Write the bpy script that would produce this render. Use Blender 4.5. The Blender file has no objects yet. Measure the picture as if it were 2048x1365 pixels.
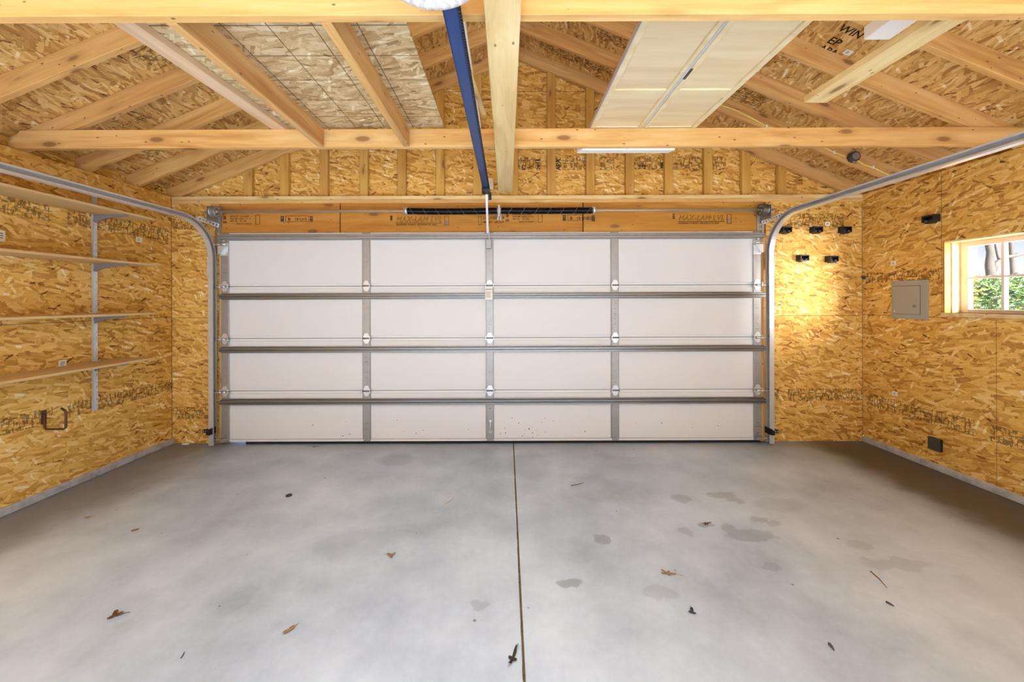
import bpy, bmesh, math, random
from mathutils import Vector, Matrix
random.seed(7)
SC = bpy.context.scene
COL = SC.collection
PI = math.pi

# ------------------------------------------------------------------ camera model
F = 737.0; VX = 1014.0; VY = 602.0; CH = 1.4365; ROLL = 0.0035
cr, sr = math.cos(ROLL), math.sin(ROLL)
def ray(px, py):
    u = (px - VX) / F; v = (VY - py) / F
    return Vector((u*cr + v*sr, 1.0, -u*sr + v*cr))
def atY(px, py, Y):
    d = ray(px, py); return Vector((d.x*Y, Y, CH + d.z*Y))
def atX(px, py, X):
    d = ray(px, py); t = X/d.x; return Vector((X, t, CH + d.z*t))
def atZ(px, py, Z):
    d = ray(px, py); t = (Z-CH)/d.z; return Vector((d.x*t, t, Z))

cam_d = bpy.data.cameras.new('camera'); cam = bpy.data.objects.new('camera', cam_d); COL.objects.link(cam)
cam.location = (0, 0, CH); cam.rotation_euler = (PI/2, ROLL, 0)
cam_d.sensor_width = 36; cam_d.lens = F/2048*36
cam_d.shift_x = (1024-VX)/2048; cam_d.shift_y = -(682.5-VY)/2048
cam_d.clip_start = 0.02
SC.camera = cam

# room dimensions
XL, XR, YB, YF = -3.40, 3.61, 3.74, -3.20
PT = 2.50            # top of the wall plates
XM = (XL+XR)/2; SL = 0.41
RD = 0.14            # vertical depth of a rafter
def roofz(x):        # underside of the roof sheathing
    return PT + RD + SL*(XR - XM - abs(x-XM))

# ------------------------------------------------------------------ shader helpers
class NT:
    def __init__(s, name):
        s.mat = bpy.data.materials.new(name); s.mat.use_nodes = True
        s.t = s.mat.node_tree; s.t.nodes.clear()
        s.out = s.t.nodes.new('ShaderNodeOutputMaterial')
        s.b = s.t.nodes.new('ShaderNodeBsdfPrincipled')
        s.t.links.new(s.b.outputs[0], s.out.inputs[0])
    def n(s, typ, **kw):
        nd = s.t.nodes.new(typ)
        for k, v in kw.items():
            setattr(nd, k, v)
        return nd
    def put(s, sock, v):
        if hasattr(v, 'links') or isinstance(v, bpy.types.NodeSocket): s.t.links.new(v, sock)
        else: sock.default_value = v
    def m(s, op, a, b=0.0, c=None, clamp=False):
        nd = s.n('ShaderNodeMath', operation=op, use_clamp=clamp)
        s.put(nd.inputs[0], a); s.put(nd.inputs[1], b)
        if c is not None: s.put(nd.inputs[2], c)
        return nd.outputs[0]
    def sstep(s, v, a, b):
        nd = s.n('ShaderNodeMapRange', interpolation_type='SMOOTHSTEP')
        s.put(nd.inputs['Value'], v); s.put(nd.inputs['From Min'], a); s.put(nd.inputs['From Max'], b)
        return nd.outputs[0]
    def vm(s, op, a, b=None):
        nd = s.n('ShaderNodeVectorMath', operation=op)
        s.put(nd.inputs[0], a)
        if b is not None: s.put(nd.inputs[1], b)
        return nd.outputs['Value'] if op in ('DOT_PRODUCT', 'LENGTH', 'DISTANCE') else nd.outputs[0]
    def comb(s, x, y, z=0.0):
        nd = s.n('ShaderNodeCombineXYZ')
        s.put(nd.inputs[0], x); s.put(nd.inputs[1], y); s.put(nd.inputs[2], z)
        return nd.outputs[0]
    def sep(s, v):
        nd = s.n('ShaderNodeSeparateXYZ'); s.put(nd.inputs[0], v); return nd.outputs
    def mapping(s, v, rot=0.0, scale=(1,1,1), loc=(0,0,0)):
        nd = s.n('ShaderNodeMapping'); s.put(nd.inputs['Vector'], v)
        nd.inputs['Rotation'].default_value = (0,0,rot); nd.inputs['Scale'].default_value = scale; nd.inputs['Location'].default_value = loc
        return nd.outputs[0]
    def noise(s, v, scale=5, detail=2, rough=.5, dim='3D', w=None):
        nd = s.n('ShaderNodeTexNoise', noise_dimensions=dim)
        s.put(nd.inputs['Vector'], v); nd.inputs['Scale'].default_value = scale
        nd.inputs['Detail'].default_value = detail; nd.inputs['Roughness'].default_value = rough
        if w is not None: s.put(nd.inputs['W'], w)
        return nd.outputs[0]
    def ramp(s, v, stops):
        nd = s.n('ShaderNodeValToRGB'); s.put(nd.inputs[0], v)
        e = nd.color_ramp.elements
        while len(e) < len(stops): e.new(.5)
        for i, (p, c) in enumerate(stops):
            e[i].position = p; e[i].color = (*c, 1) if len(c) == 3 else c
        return nd.outputs[0]
    def mix(s, f, a, b, blend='MIX'):
        nd = s.n('ShaderNodeMix', data_type='RGBA', blend_type=blend)
        s.put(nd.inputs[0], f)
        s.put(nd.inputs[6], (*a, 1) if isinstance(a, tuple) and len(a) == 3 else a)
        s.put(nd.inputs[7], (*b, 1) if isinstance(b, tuple) and len(b) == 3 else b)
        return nd.outputs[2]
    def fin(s, col, rough=.6, metal=0.0, bump=None, bs=.2, bd=.002):
        if metal == 0 and rough is not None and not hasattr(rough, 'links') and rough >= .6: s.b.inputs['Specular IOR Level'].default_value = .22
        s.put(s.b.inputs['Base Color'], (*col, 1) if isinstance(col, tuple) and len(col) == 3 else col)
        s.put(s.b.inputs['Roughness'], rough); s.put(s.b.inputs['Metallic'], metal)
        if bump is not None:
            nd = s.n('ShaderNodeBump'); nd.inputs['Strength'].default_value = bs; nd.inputs['Distance'].default_value = bd
            s.put(nd.inputs['Height'], bump); s.t.links.new(nd.outputs[0], s.b.inputs['Normal'])
        return s.mat

OSB_RAMP = [(0.0, (.17,.065,.014)), (.12, (.42,.195,.038)), (.36, (.67,.375,.083)), (.60, (.785,.49,.135)), (.82, (.86,.635,.27)), (1.0, (.92,.79,.50))]
def osb(name, U, V, seams=(), bands=(), ramp=OSB_RAMP, grid=(), sat=1.0, seed=0.0):
    """oriented strand board: overlapping stretched flakes at several angles, seams between sheets, printed ink bands"""
    k = NT(name)
    tc = k.n('ShaderNodeTexCoord').outputs['Object']
    u = k.vm('DOT_PRODUCT', tc, U); v = k.vm('DOT_PRODUCT', tc, V)
    P0 = k.comb(u, v, seed)
    nz = k.n('ShaderNodeTexNoise'); k.put(nz.inputs['Vector'], P0); nz.inputs['Scale'].default_value = 9; nz.inputs['Detail'].default_value = 2
    off = k.vm('SCALE', k.vm('SUBTRACT', nz.outputs['Color'], (.5,.5,.5)))
    off.node.inputs['Scale'].default_value = .022
    P = k.vm('ADD', P0, off)
    val = None
    for i, (ang, su, sv) in enumerate([(4,6,24), (28,8,36), (-24,8,32), (-62,10,38), (9,7,38), (52,9,40), (-8,6.5,34), (15,10,46)]):
        rot = k.n('ShaderNodeVectorRotate', rotation_type='Z_AXIS'); k.put(rot.inputs['Vector'], P); rot.inputs['Angle'].default_value = math.radians(ang)
        mp = k.mapping(rot.outputs[0], 0, (su,sv,1), (i*3.7+seed, i*5.3, 0))
        vo = k.n('ShaderNodeTexVoronoi', voronoi_dimensions='2D', feature='F1', distance='CHEBYCHEV'); k.put(vo.inputs['Vector'], mp); vo.inputs['Scale'].default_value = 1
        sp = k.n('ShaderNodeSeparateColor'); k.put(sp.inputs[0], vo.outputs['Color'])
        r, g = sp.outputs[0], sp.outputs[1]
        # shade inside a flake varies a little across it
        sh = k.m('ADD', k.m('MULTIPLY', r, .62), .17)
        sh = k.m('SUBTRACT', sh, k.m('MULTIPLY', vo.outputs['Distance'], .10))
        if val is None: val = sh
        else:
            mask = k.m('MULTIPLY', k.m('GREATER_THAN', g, .56), k.m('LESS_THAN', vo.outputs['Distance'], .46))
            rim = k.m('MULTIPLY', mask, k.m('GREATER_THAN', vo.outputs['Distance'], .425))
            mx = k.n('ShaderNodeMix', data_type='FLOAT'); k.put(mx.inputs[0], mask); k.put(mx.inputs[2], val); k.put(mx.inputs[3], sh)
            val = k.m('SUBTRACT', mx.outputs[0], k.m('MULTIPLY', rim, .07))
    # pale and dark stray chips
    for (ang, su, sv, thr, amt, sd) in [(20,8,38,.955,.36,11.0), (-35,12,56,.975,-.36,23.0), (66,11,44,.97,.36,37.0), (4,9,70,.97,-.30,51.0)]:
        rot = k.n('ShaderNodeVectorRotate', rotation_type='Z_AXIS'); k.put(rot.inputs['Vector'], P); rot.inputs['Angle'].default_value = math.radians(ang)
        mp = k.mapping(rot.outputs[0], 0, (su,sv,1), (sd,sd*2,0))
        vo = k.n('ShaderNodeTexVoronoi', voronoi_dimensions='2D', feature='F1', distance='CHEBYCHEV'); k.put(vo.inputs['Vector'], mp); vo.inputs['Scale'].default_value = 1
        sp = k.n('ShaderNodeSeparateColor'); k.put(sp.inputs[0], vo.outputs['Color'])
        val = k.m('ADD', val, k.m('MULTIPLY', k.m('MULTIPLY', k.m('GREATER_THAN', sp.outputs[0], thr), k.m('LESS_THAN', vo.outputs['Distance'], .36)), amt))
    fine = k.noise(k.mapping(P, 0, (22,120,1)), 1, 3, .6)
    val = k.m('ADD', val, k.m('MULTIPLY', k.m('SUBTRACT', fine, .5), .26))
    big = k.noise(P0, 1.3, 2)
    val = k.m('ADD', val, k.m('MULTIPLY', k.m('SUBTRACT', big, .5), .22))
    col = k.ramp(val, ramp)
    if sat != 1.0:
        hs = k.n('ShaderNodeHueSaturation'); hs.inputs['Saturation'].default_value = sat; k.put(hs.inputs['Color'], col); col = hs.outputs[0]
    ink = None
    for (u0, u1, v0, v1) in bands:
        inb = k.m('MULTIPLY', k.m('MULTIPLY', k.m('GREATER_THAN', u, u0), k.m('LESS_THAN', u, u1)), k.m('MULTIPLY', k.m('GREATER_THAN', v, v0), k.m('LESS_THAN', v, v1)))
        ink = inb if ink is None else k.m('MAXIMUM', ink, inb)
    if ink is not None:
        # cells of printed stems and bars
        a = k.noise(k.comb(k.m('MULTIPLY', u, 70), k.m('MULTIPLY', v, 17)), 1, 1)
        b = k.noise(k.comb(k.m('MULTIPLY', u, 19), k.m('MULTIPLY', v, 65)), 1, 1)
        gaps = k.noise(k.comb(k.m('MULTIPLY', u, 6), 3.3), 1, 0)
        pr = k.m('MAXIMUM', k.m('GREATER_THAN', a, .53), k.m('GREATER_THAN', b, .57))
        pr = k.m('MULTIPLY', k.m('MULTIPLY', pr, ink), k.m('GREATER_THAN', gaps, .35))
        wear = k.noise(P0, 30, 2)
        pr = k.m('MULTIPLY', pr, k.sstep(wear, .25, .5))
        col = k.mix(k.m('MULTIPLY', pr, .68), col, (.085,.036,.012))
    ln = None
    for (ax, c, w, a0, a1) in seams:
        q, o = (u, v) if ax == 'u' else (v, u)
        d = k.m('LESS_THAN', k.m('ABSOLUTE', k.m('SUBTRACT', q, c)), w)
        d = k.m('MULTIPLY', d, k.m('MULTIPLY', k.m('GREATER_THAN', o, a0), k.m('LESS_THAN', o, a1)))
        ln = d if ln is None else k.m('MAXIMUM', ln, d)
    if ln is not None: col = k.mix(k.m('MULTIPLY', ln, .72), col, (.07,.035,.012))
    return k.fin(col, .62)

def lumber(name, c0, c1, c2, knots=True, rough=.6, gs=1.0, var=.16):
    """sawn timber, grain along the local X axis; every board differs by its own random number"""
    k = NT(name)
    tc = k.n('ShaderNodeTexCoord').outputs['Object']
    rnd = k.n('ShaderNodeObjectInfo').outputs['Random']
    sh = k.vm('ADD', tc, k.comb(k.m('MULTIPLY', rnd, 37.0), k.m('MULTIPLY', rnd, 11.0), k.m('MULTIPLY', rnd, 5.0)))
    wob = k.noise(k.mapping(sh, 0, (1.1,5,5)), 1, 2)
    P = k.vm('ADD', k.mapping(sh, 0, (.55*gs, 14*gs, 14*gs)), k.comb(0.0, k.m('MULTIPLY', wob, 3.0), k.m('MULTIPLY', wob, 2.0)))
    g = k.noise(P, 1.3, 3, .55)
    fine = k.noise(k.mapping(sh, 0, (5,160,160)), 1, 2)
    v = k.m('ADD', g, k.m('MULTIPLY', k.m('SUBTRACT', fine, .5), .18))
    col = k.ramp(v, [(.28, c0), (.5, c1), (.72, c2)])
    if knots:
        vo = k.n('ShaderNodeTexVoronoi', feature='F1'); k.put(vo.inputs['Vector'], k.mapping(sh, 0, (2.6,7,7))); vo.inputs['Scale'].default_value = 1
        kn = k.sstep(vo.outputs['Distance'], .17, .09)
        col = k.mix(k.m('MULTIPLY', kn, .78), col, (.16,.062,.02))
        halo = k.sstep(vo.outputs['Distance'], .34, .15)
        col = k.mix(k.m('MULTIPLY', halo, .28), col, (.38,.17,.055))
        v2 = k.n('ShaderNodeTexVoronoi', feature='F1'); k.put(v2.inputs['Vector'], k.mapping(sh, 0, (9,17,17))); v2.inputs['Scale'].default_value = 1
        col = k.mix(k.m('MULTIPLY', k.m('LESS_THAN', v2.outputs['Distance'], .085), .7), col, (.10,.04,.015))
    hs = k.n('ShaderNodeHueSaturation')
    k.put(hs.inputs['Hue'], k.m('ADD', .5, k.m('MULTIPLY', k.m('SUBTRACT', rnd, .5), .010)))
    k.put(hs.inputs['Value'], k.m('ADD', 1-var/2, k.m('MULTIPLY', rnd, var)))
    k.put(hs.inputs['Color'], col)
    return k.fin(hs.outputs[0], rough)

def plain(name, col, rough=.5, metal=0.0, nscale=0, namt=.1):
    k = NT(name)
    if nscale:
        tc = k.n('ShaderNodeTexCoord').outputs['Object']
        n = k.noise(tc, nscale, 3, .6)
        f = k.m('ADD', 1-namt, k.m('MULTIPLY', n, namt*2))
        c = k.mix(1.0, (*col, 1), k.comb(f, f, f), 'MULTIPLY')
        return k.fin(c, rough, metal)
    return k.fin(col, rough, metal)

M = {}
M['lumber'] = lumber('spruce_lumber', (.53,.265,.085), (.67,.395,.145), (.76,.505,.225))
M['pale'] = lumber('pale_lumber', (.62,.42,.18), (.75,.56,.27), (.83,.67,.38), gs=.8)
M['stud'] = lumber('stud_lumber', (.52,.275,.06), (.61,.36,.09), (.69,.44,.14))
M['lvl'] = lumber('laminated_veneer', (.42,.175,.028), (.54,.245,.045), (.62,.32,.075), gs=.5, var=.06)
M['pinkish'] = lumber('planed_board', (.60,.40,.24), (.68,.48,.31), (.74,.55,.38), knots=False)
M['birch'] = lumber('birch_veneer', (.66,.51,.29), (.74,.60,.37), (.80,.68,.46), knots=False, rough=.45, gs=.6, var=.03)
M['shelf'] = lumber('particle_shelf', (.58,.38,.17), (.64,.43,.20), (.69,.48,.24), knots=False, gs=1.5, var=.04)
M['galv'] = plain('galvanised_steel', (.70,.73,.77), .36, .55, 30, .10)
M['galvdark'] = plain('dull_galvanised_steel', (.36,.355,.35), .5, .6, 18, .15)
M['strut'] = plain('strut_steel', (.23,.225,.225), .42, .8, 12, .12)
M['chrome'] = plain('bright_steel', (.80,.80,.81), .3, .75)
M['white'] = plain('white_door_paint', (.745,.755,.775), .8, 0, 3, .015)
M['whiteplastic'] = plain('white_plastic', (.86,.86,.85), .4)
M['offwhite'] = plain('off_white_foam', (.83,.82,.76), .7)
M['black'] = plain('black_plastic', (.012,.011,.013), .35)
M['blackoil'] = plain('oiled_black_steel', (.006,.008,.016), .22, .3)
M['blue'] = plain('blue_enamel', (.009,.045,.17), .35, 0, 8, .15)
M['grey'] = plain('grey_enamel', (.34,.33,.29), .45, 0, 60, .05)
M['darkgrey'] = plain('dark_grey_cover', (.075,.066,.062), .6, 0, 90, .2)
M['bracket'] = plain('grey_bracket_paint', (.24,.23,.25), .5, .2)
M['brownmetal'] = plain('brown_coated_steel', (.12,.05,.022), .5, .3)
M['paper'] = plain('paper', (.84,.83,.78), .8)
M['ink'] = plain('stamp_ink', (.035,.02,.012), .9)
M['inkgrey'] = plain('grey_print', (.25,.24,.24), .9)
M['yellowcable'] = plain('yellow_cable_sheath', (.85,.70,.20), .5)
M['rubber'] = plain('rubber_seal', (.02,.02,.024), .7)
M['sash'] = plain('cream_sash_paint', (.78,.64,.52), .5)
M['muntin'] = plain('white_muntin_paint', (.70,.66,.66), .5)
M['bark'] = plain('tree_bark', (.075,.062,.05), .9, 0, 8, .3)
M['leafdry'] = plain('dry_leaf', (.26,.13,.05), .8, 0, 60, .3)
M['leafgrey'] = plain('grey_dead_leaf', (.10,.085,.075), .8, 0, 60, .3)
M['leaftan'] = plain('tan_dry_leaf', (.50,.34,.18), .8, 0, 60, .2)
M['fill'] = plain('joint_dirt', (.14,.09,.035), .95, 0, 45, .6)
def leafmat():
    k = NT('hedge_leaves')
    rnd = k.noise(k.n('ShaderNodeTexCoord').outputs['Object'], 9, 3)
    col = k.ramp(rnd, [(.3, (.012,.035,.004)), (.5, (.035,.07,.008)), (.7, (.08,.10,.02))])
    return k.fin(col, .5)
M['leaf'] = leafmat()
def glassmat():
    k = NT('window_glass')
    tr = k.n('ShaderNodeBsdfTransparent'); gl = k.n('ShaderNodeBsdfGlossy'); gl.inputs['Roughness'].default_value = .02
    mx = k.n('ShaderNodeMixShader'); mx.inputs[0].default_value = .05
    k.t.links.new(tr.outputs[0], mx.inputs[1]); k.t.links.new(gl.outputs[0], mx.inputs[2]); k.t.links.new(mx.outputs[0], k.out.inputs[0])
    return k.mat
M['glass'] = glassmat()

def floormat():
    k = NT('garage_concrete')
    tc = k.n('ShaderNodeTexCoord').outputs['Object']
    x, y, z = k.sep(tc)
    n1 = k.noise(tc, .9, 3, .6); n2 = k.noise(tc, 3.1, 4, .6); n3 = k.noise(tc, 26, 4, .65); n4 = k.noise(tc, 140, 2)
    v = k.m('ADD', k.m('MULTIPLY', n1, .55), k.m('ADD', k.m('MULTIPLY', n2, .30), k.m('ADD', k.m('MULTIPLY', n3, .10), k.m('MULTIPLY', n4, .05))))
    col = k.ramp(v, [(.36, (.335,.385,.47)), (.46, (.44,.505,.605)), (.54, (.525,.595,.70)), (.66, (.66,.73,.83))])
    wob = k.n('ShaderNodeTexNoise'); k.put(wob.inputs['Vector'], tc); wob.inputs['Scale'].default_value = 11; wob.inputs['Detail'].default_value = 3
    off = k.vm('SCALE', k.vm('SUBTRACT', wob.outputs['Color'], (.5,.5,.5))); off.node.inputs['Scale'].default_value = .11
    Q = k.vm('ADD', tc, off)
    # damp and oil spots, each with a place of its own
    spots = [(1440,990,.11,.045,.35),(1468,1000,.07,.05,.3),(1365,998,.08,.06,.3),(1462,1062,.05,.10,.33),(1500,1072,.17,.05,.33),
             (1517,1040,.07,.04,.28),(1550,1050,.045,.035,.25),(1371,1063,.05,.045,.25),(1412,1049,.055,.03,.42),(1540,1133,.07,.03,.25),
             (1320,1188,.09,.05,.2),(1140,1166,.06,.03,.45),(1202,1080,.05,.05,.4),(478,1200,.07,.12,.12),(790,920,.18,.14,.18),(705,1090,.22,.16,.12),
             (1060,930,.20,.30,.14),(1190,975,.20,.24,.16),(1720,1092,.08,.04,.2),(1795,1130,.20,.05,.2),(1560,1010,.18,.10,.14),(960,1210,.04,.03,.25)]
    st = None
    for (px, py, rx, ry, s) in spots:
        p = atZ(px, py, 0)
        d = k.vm('LENGTH', k.vm('MULTIPLY', k.vm('SUBTRACT', Q, (p.x,p.y,0)), (1/rx,1/ry,0)))
        q = k.m('MULTIPLY', k.sstep(d, 1.1, .75), s)
        st = q if st is None else k.m('MAXIMUM', st, q)
    col = k.mix(st, col, (.13,.12,.125))
    # darker brown and grey bands along the side walls and the door
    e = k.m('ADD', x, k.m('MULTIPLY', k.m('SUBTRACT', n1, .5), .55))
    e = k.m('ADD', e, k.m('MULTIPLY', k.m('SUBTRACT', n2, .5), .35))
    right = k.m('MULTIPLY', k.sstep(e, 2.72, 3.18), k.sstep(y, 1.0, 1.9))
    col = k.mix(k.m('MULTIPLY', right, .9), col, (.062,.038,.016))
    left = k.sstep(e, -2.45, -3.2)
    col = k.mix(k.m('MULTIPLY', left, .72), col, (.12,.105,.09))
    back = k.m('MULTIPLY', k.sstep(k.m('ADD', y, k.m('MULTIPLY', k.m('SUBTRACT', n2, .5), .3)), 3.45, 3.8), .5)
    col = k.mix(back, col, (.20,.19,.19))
    # small specks of dirt
    vo = k.n('ShaderNodeTexVoronoi', feature='F1'); k.put(vo.inputs['Vector'], tc); vo.inputs['Scale'].default_value = 9
    sp = k.n('ShaderNodeSeparateColor'); k.put(sp.inputs[0], vo.outputs['Color'])
    spk = k.m('MULTIPLY', k.m('LESS_THAN', vo.outputs['Distance'], k.m('MULTIPLY', sp.outputs[1], .075)), k.m('GREATER_THAN', sp.outputs[0], .62))
    col = k.mix(k.m('MULTIPLY', spk, .7), col, (.07,.06,.05))
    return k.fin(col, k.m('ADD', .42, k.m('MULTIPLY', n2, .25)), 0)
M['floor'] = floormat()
def curbmat():
    k = NT('concrete_curb'); tc = k.n('ShaderNodeTexCoord').outputs['Object']
    n = k.noise(tc, 12, 5, .65)
    return k.fin(k.ramp(n, [(.3, (.30,.29,.30)), (.5, (.44,.44,.46)), (.7, (.56,.56,.59))]), .7, 0, n, .4, .004)
M['curb'] = curbmat()
M['ground'] = plain('pale_pavement', (.55,.54,.50), .9, 0, 2, .2)
M['apron'] = plain('white_concrete', (.88,.87,.85), .9)

# ------------------------------------------------------------------ mesh helpers
def bx(bm, x0, x1, y0, y1, z0, z1, bev=0.0):
    vs = [bm.verts.new((x, y, z)) for x in (x0, x1) for y in (y0, y1) for z in (z0, z1)]
    fs = [bm.faces.new([vs[i] for i in q]) for q in ((0,1,3,2), (4,6,7,5), (0,4,5,1), (2,3,7,6), (0,2,6,4), (1,5,7,3))]
    if bev > 0:
        es = list({e for f in fs for e in f.edges})
        bmesh.ops.bevel(bm, geom=es, offset=bev, segments=2, affect='EDGES', profile=.5)
def prism(bm, pts, a, b, axis='y'):
    """polygon given in the two other axes, extruded along axis from a to b"""
    def mk(p, t):
        return {'y': (p[0], t, p[1]), 'x': (t, p[0], p[1]), 'z': (p[0], p[1], t)}[axis]
    A = [bm.verts.new(mk(p, a)) for p in pts]; B = [bm.verts.new(mk(p, b)) for p in pts]
    n = len(pts)
    bm.faces.new(A); bm.faces.new(B[::-1])
    for i in range(n): bm.faces.new([A[i], B[i], B[(i+1)%n], A[(i+1)%n]])
def cyl(bm, p0, p1, r0, r1=None, seg=16, caps=True):
    r1 = r0 if r1 is None else r1
    p0, p1 = Vector(p0), Vector(p1); d = (p1-p0).normalized()
    a = d.orthogonal().normalized(); b = d.cross(a)
    A, B = [], []
    for i in range(seg):
        t = 2*PI*i/seg; o = a*math.cos(t)+b*math.sin(t)
        A.append(bm.verts.new(p0+o*r0)); B.append(bm.verts.new(p1+o*r1))
    for i in range(seg):
        f = bm.faces.new([A[i], A[(i+1)%seg], B[(i+1)%seg], B[i]]); f.smooth = True
    if caps: bm.faces.new(A[::-1]); bm.faces.new(B)
def tube(bm, pts, r, seg=8, caps=True):
    pts = [Vector(p) for p in pts]; rings = []; n = len(pts)
    a = None
    for i, p in enumerate(pts):
        d = (pts[min(i+1,n-1)] - pts[max(i-1,0)]).normalized()
        if a is None: a = d.orthogonal().normalized()
        else: a = (a - d*a.dot(d)).normalized()
        b = d.cross(a); rr = r[i] if isinstance(r, (list, tuple)) else r
        rings.append([bm.verts.new(p + (a*math.cos(2*PI*j/seg) + b*math.sin(2*PI*j/seg))*rr) for j in range(seg)])
    for i in range(n-1):
        for j in range(seg):
            f = bm.faces.new([rings[i][j], rings[i][(j+1)%seg], rings[i+1][(j+1)%seg], rings[i+1][j]]); f.smooth = True
    if caps: bm.faces.new(rings[0][::-1]); bm.faces.new(rings[-1])
def lathe(bm, prof, c, axis='x', seg=32):
    """profile of (radius, t) spun round an axis through c"""
    c = Vector(c); rings = []
    ex = {'x': Vector((1,0,0)), 'y': Vector((0,1,0)), 'z': Vector((0,0,1))}[axis]
    a = ex.orthogonal().normalized(); b = ex.cross(a)
    for (r, t) in prof:
        rings.append([bm.verts.new(c + ex*t + (a*math.cos(2*PI*j/seg)+b*math.sin(2*PI*j/seg))*max(r,1e-4)) for j in range(seg)])
    for i in range(len(rings)-1):
        for j in range(seg):
            f = bm.faces.new([rings[i][j], rings[i][(j+1)%seg], rings[i+1][(j+1)%seg], rings[i+1][j]]); f.smooth = True
    bm.faces.new(rings[0][::-1]); bm.faces.new(rings[-1])
def sweep(bm, path, frames, prof):
    """closed profile (list of (a,b)) carried along a path with given (A,B) frame vectors"""
    rings = [[bm.verts.new(p + A*q[0] + B*q[1]) for q in prof] for p, (A, B) in zip(path, frames)]
    n = len(prof)
    for i in range(len(rings)-1):
        for j in range(n): bm.faces.new([rings[i][j], rings[i][(j+1)%n], rings[i+1][(j+1)%n], rings[i+1][j]])
    bm.faces.new(rings[0][::-1]); bm.faces.new(rings[-1])
def NB(): return bmesh.new()
def obj(name, bm, mat, parent=None, mw=None):
    bmesh.ops.recalc_face_normals(bm, faces=bm.faces[:])
    me = bpy.data.meshes.new(name); bm.to_mesh(me); bm.free()
    for mm in (mat if isinstance(mat, list) else [mat]): me.materials.append(M[mm] if isinstance(mm, str) else mm)
    o = bpy.data.objects.new(name, me); COL.objects.link(o)
    if mw is not None: o.matrix_world = mw
    if parent is not None:
        o.parent = parent; o.matrix_parent_inverse = ROOTINV.get(parent.name, parent.matrix_world.inverted())
    return o
ROOTINV = {}
def tag(o, label, cat, group=None):
    o['label'] = label; o['category'] = cat
    if group: o['group'] = group
    return o
def thing(name, label, cat, loc, group=None):
    o = bpy.data.objects.new(name, None); COL.objects.link(o); o.empty_display_size = .1
    o.location = loc; ROOTINV[o.name] = Matrix.Translation(-Vector(loc))
    return tag(o, label, cat, group)
def struct(name, bm, mat, parent=None):
    o = obj(name, bm, mat, parent); o['kind'] = 'structure'; return o
def part(name, bm, mat, parent, label=None):
    o = obj(name, bm, mat, parent)
    if label: o['label'] = label
    return o
def frame(origin, xdir, zdir):
    x = Vector(xdir).normalized(); z = Vector(zdir)
    if abs(x.dot(z.normalized())) > .999: z = Vector((1,0,0))
    z = (z - x*z.dot(x)).normalized(); y = z.cross(x)
    m = Matrix((x, y, z)).transposed().to_4x4(); m.translation = Vector(origin); return m
def board(name, p0, p1, w, h, mat, up=(0,0,1), bev=.003, parent=None):
    """a sawn board from p0 to p1, w across, h along up, grain along its own X"""
    p0, p1 = Vector(p0), Vector(p1); L = (p1-p0).length
    bm = NB(); bx(bm, 0, L, -w/2, w/2, -h/2, h/2, bev)
    return obj(name, bm, mat, parent, frame(p0, p1-p0, up))
def poly_board(name, pts, y0, y1, xdir, mat):
    """a board whose side outline is pts in world XZ, thickness y0..y1, grain along xdir"""
    o = Vector((pts[0][0], 0, pts[0][1])); mw = frame(o, xdir, (0,0,1)); inv = mw.inverted()
    bm = NB(); prism(bm, pts, y0, y1, 'y')
    for v in bm.verts: v.co = inv @ v.co
    bmesh.ops.bevel(bm, geom=bm.edges[:], offset=.0025, segments=1, affect='EDGES')
    return obj(name, bm, mat, None, mw)
def text(name, s, size, origin, right, up, mat, parent, align='LEFT', outline=False, shear=0.0, label=None, sx=1.0):
    cu = bpy.data.curves.new('lettering', 'FONT'); cu.body = s; cu.size = size; cu.align_x = align; cu.shear = shear
    cu.resolution_u = 2
    if not outline: cu.offset = size*.018
    if outline:
        cu.fill_mode = 'NONE'; cu.bevel_depth = size*.015; cu.space_character = 1.12; cu.bevel_resolution = 0
    to = bpy.data.objects.new('lettering', cu); COL.objects.link(to)
    dg = bpy.context.evaluated_depsgraph_get(); me = bpy.data.meshes.new_from_object(to.evaluated_get(dg))
    bpy.data.objects.remove(to); bpy.data.curves.remove(cu)
    r = Vector(right).normalized(); u = Vector(up).normalized(); n = r.cross(u)
    for v in me.vertices:
        v.co = Vector(origin) + r*v.co.x*sx + u*v.co.y + n*v.co.z
    me.materials.clear(); me.materials.append(M[mat]); me.name = name
    o = bpy.data.objects.new(name, me); COL.objects.link(o)
    if parent is not None: o.parent = parent; o.matrix_parent_inverse = ROOTINV.get(parent.name, parent.matrix_world.inverted())
    if label: o['label'] = label
    return o

# ------------------------------------------------------------------ the setting
WT = .12
# floor: two poured slabs with an open joint between them
JX = .06
bm = NB(); bx(bm, XL-.02, JX-.005, YF, YB+.02, -.12, 0, .002); bx(bm, JX+.005, XR+.02, YF, YB+.02, -.12, 0, .002)
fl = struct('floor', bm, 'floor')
bm = NB()
for i in range(150):
    y0 = YF + (YB+.05-YF)*i/150; w = .0035+.0015*random.random()
    bx(bm, JX-w, JX+w, y0, y0+.047, -.02, -.004+.008*random.random()*(random.random() > .4))
part('joint_filler', bm, 'fill', fl, 'dirt and debris packed in the joint')
bm = NB(); bx(bm, XL-6, XR+14, YB+.35, YB+16, -.2, -.03); bx(bm, XR+.2, XR+14, YF-8, YB+.35, -.2, -.03); bx(bm, XL-6, XR+.2, YF-10, YF, -.2, -.03)
struct('ground', bm, 'ground')
bm = NB(); bx(bm, XL-1, XR+1, YB+.022, YB+5, -.15, .002); struct('driveway', bm, 'apron')

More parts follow.
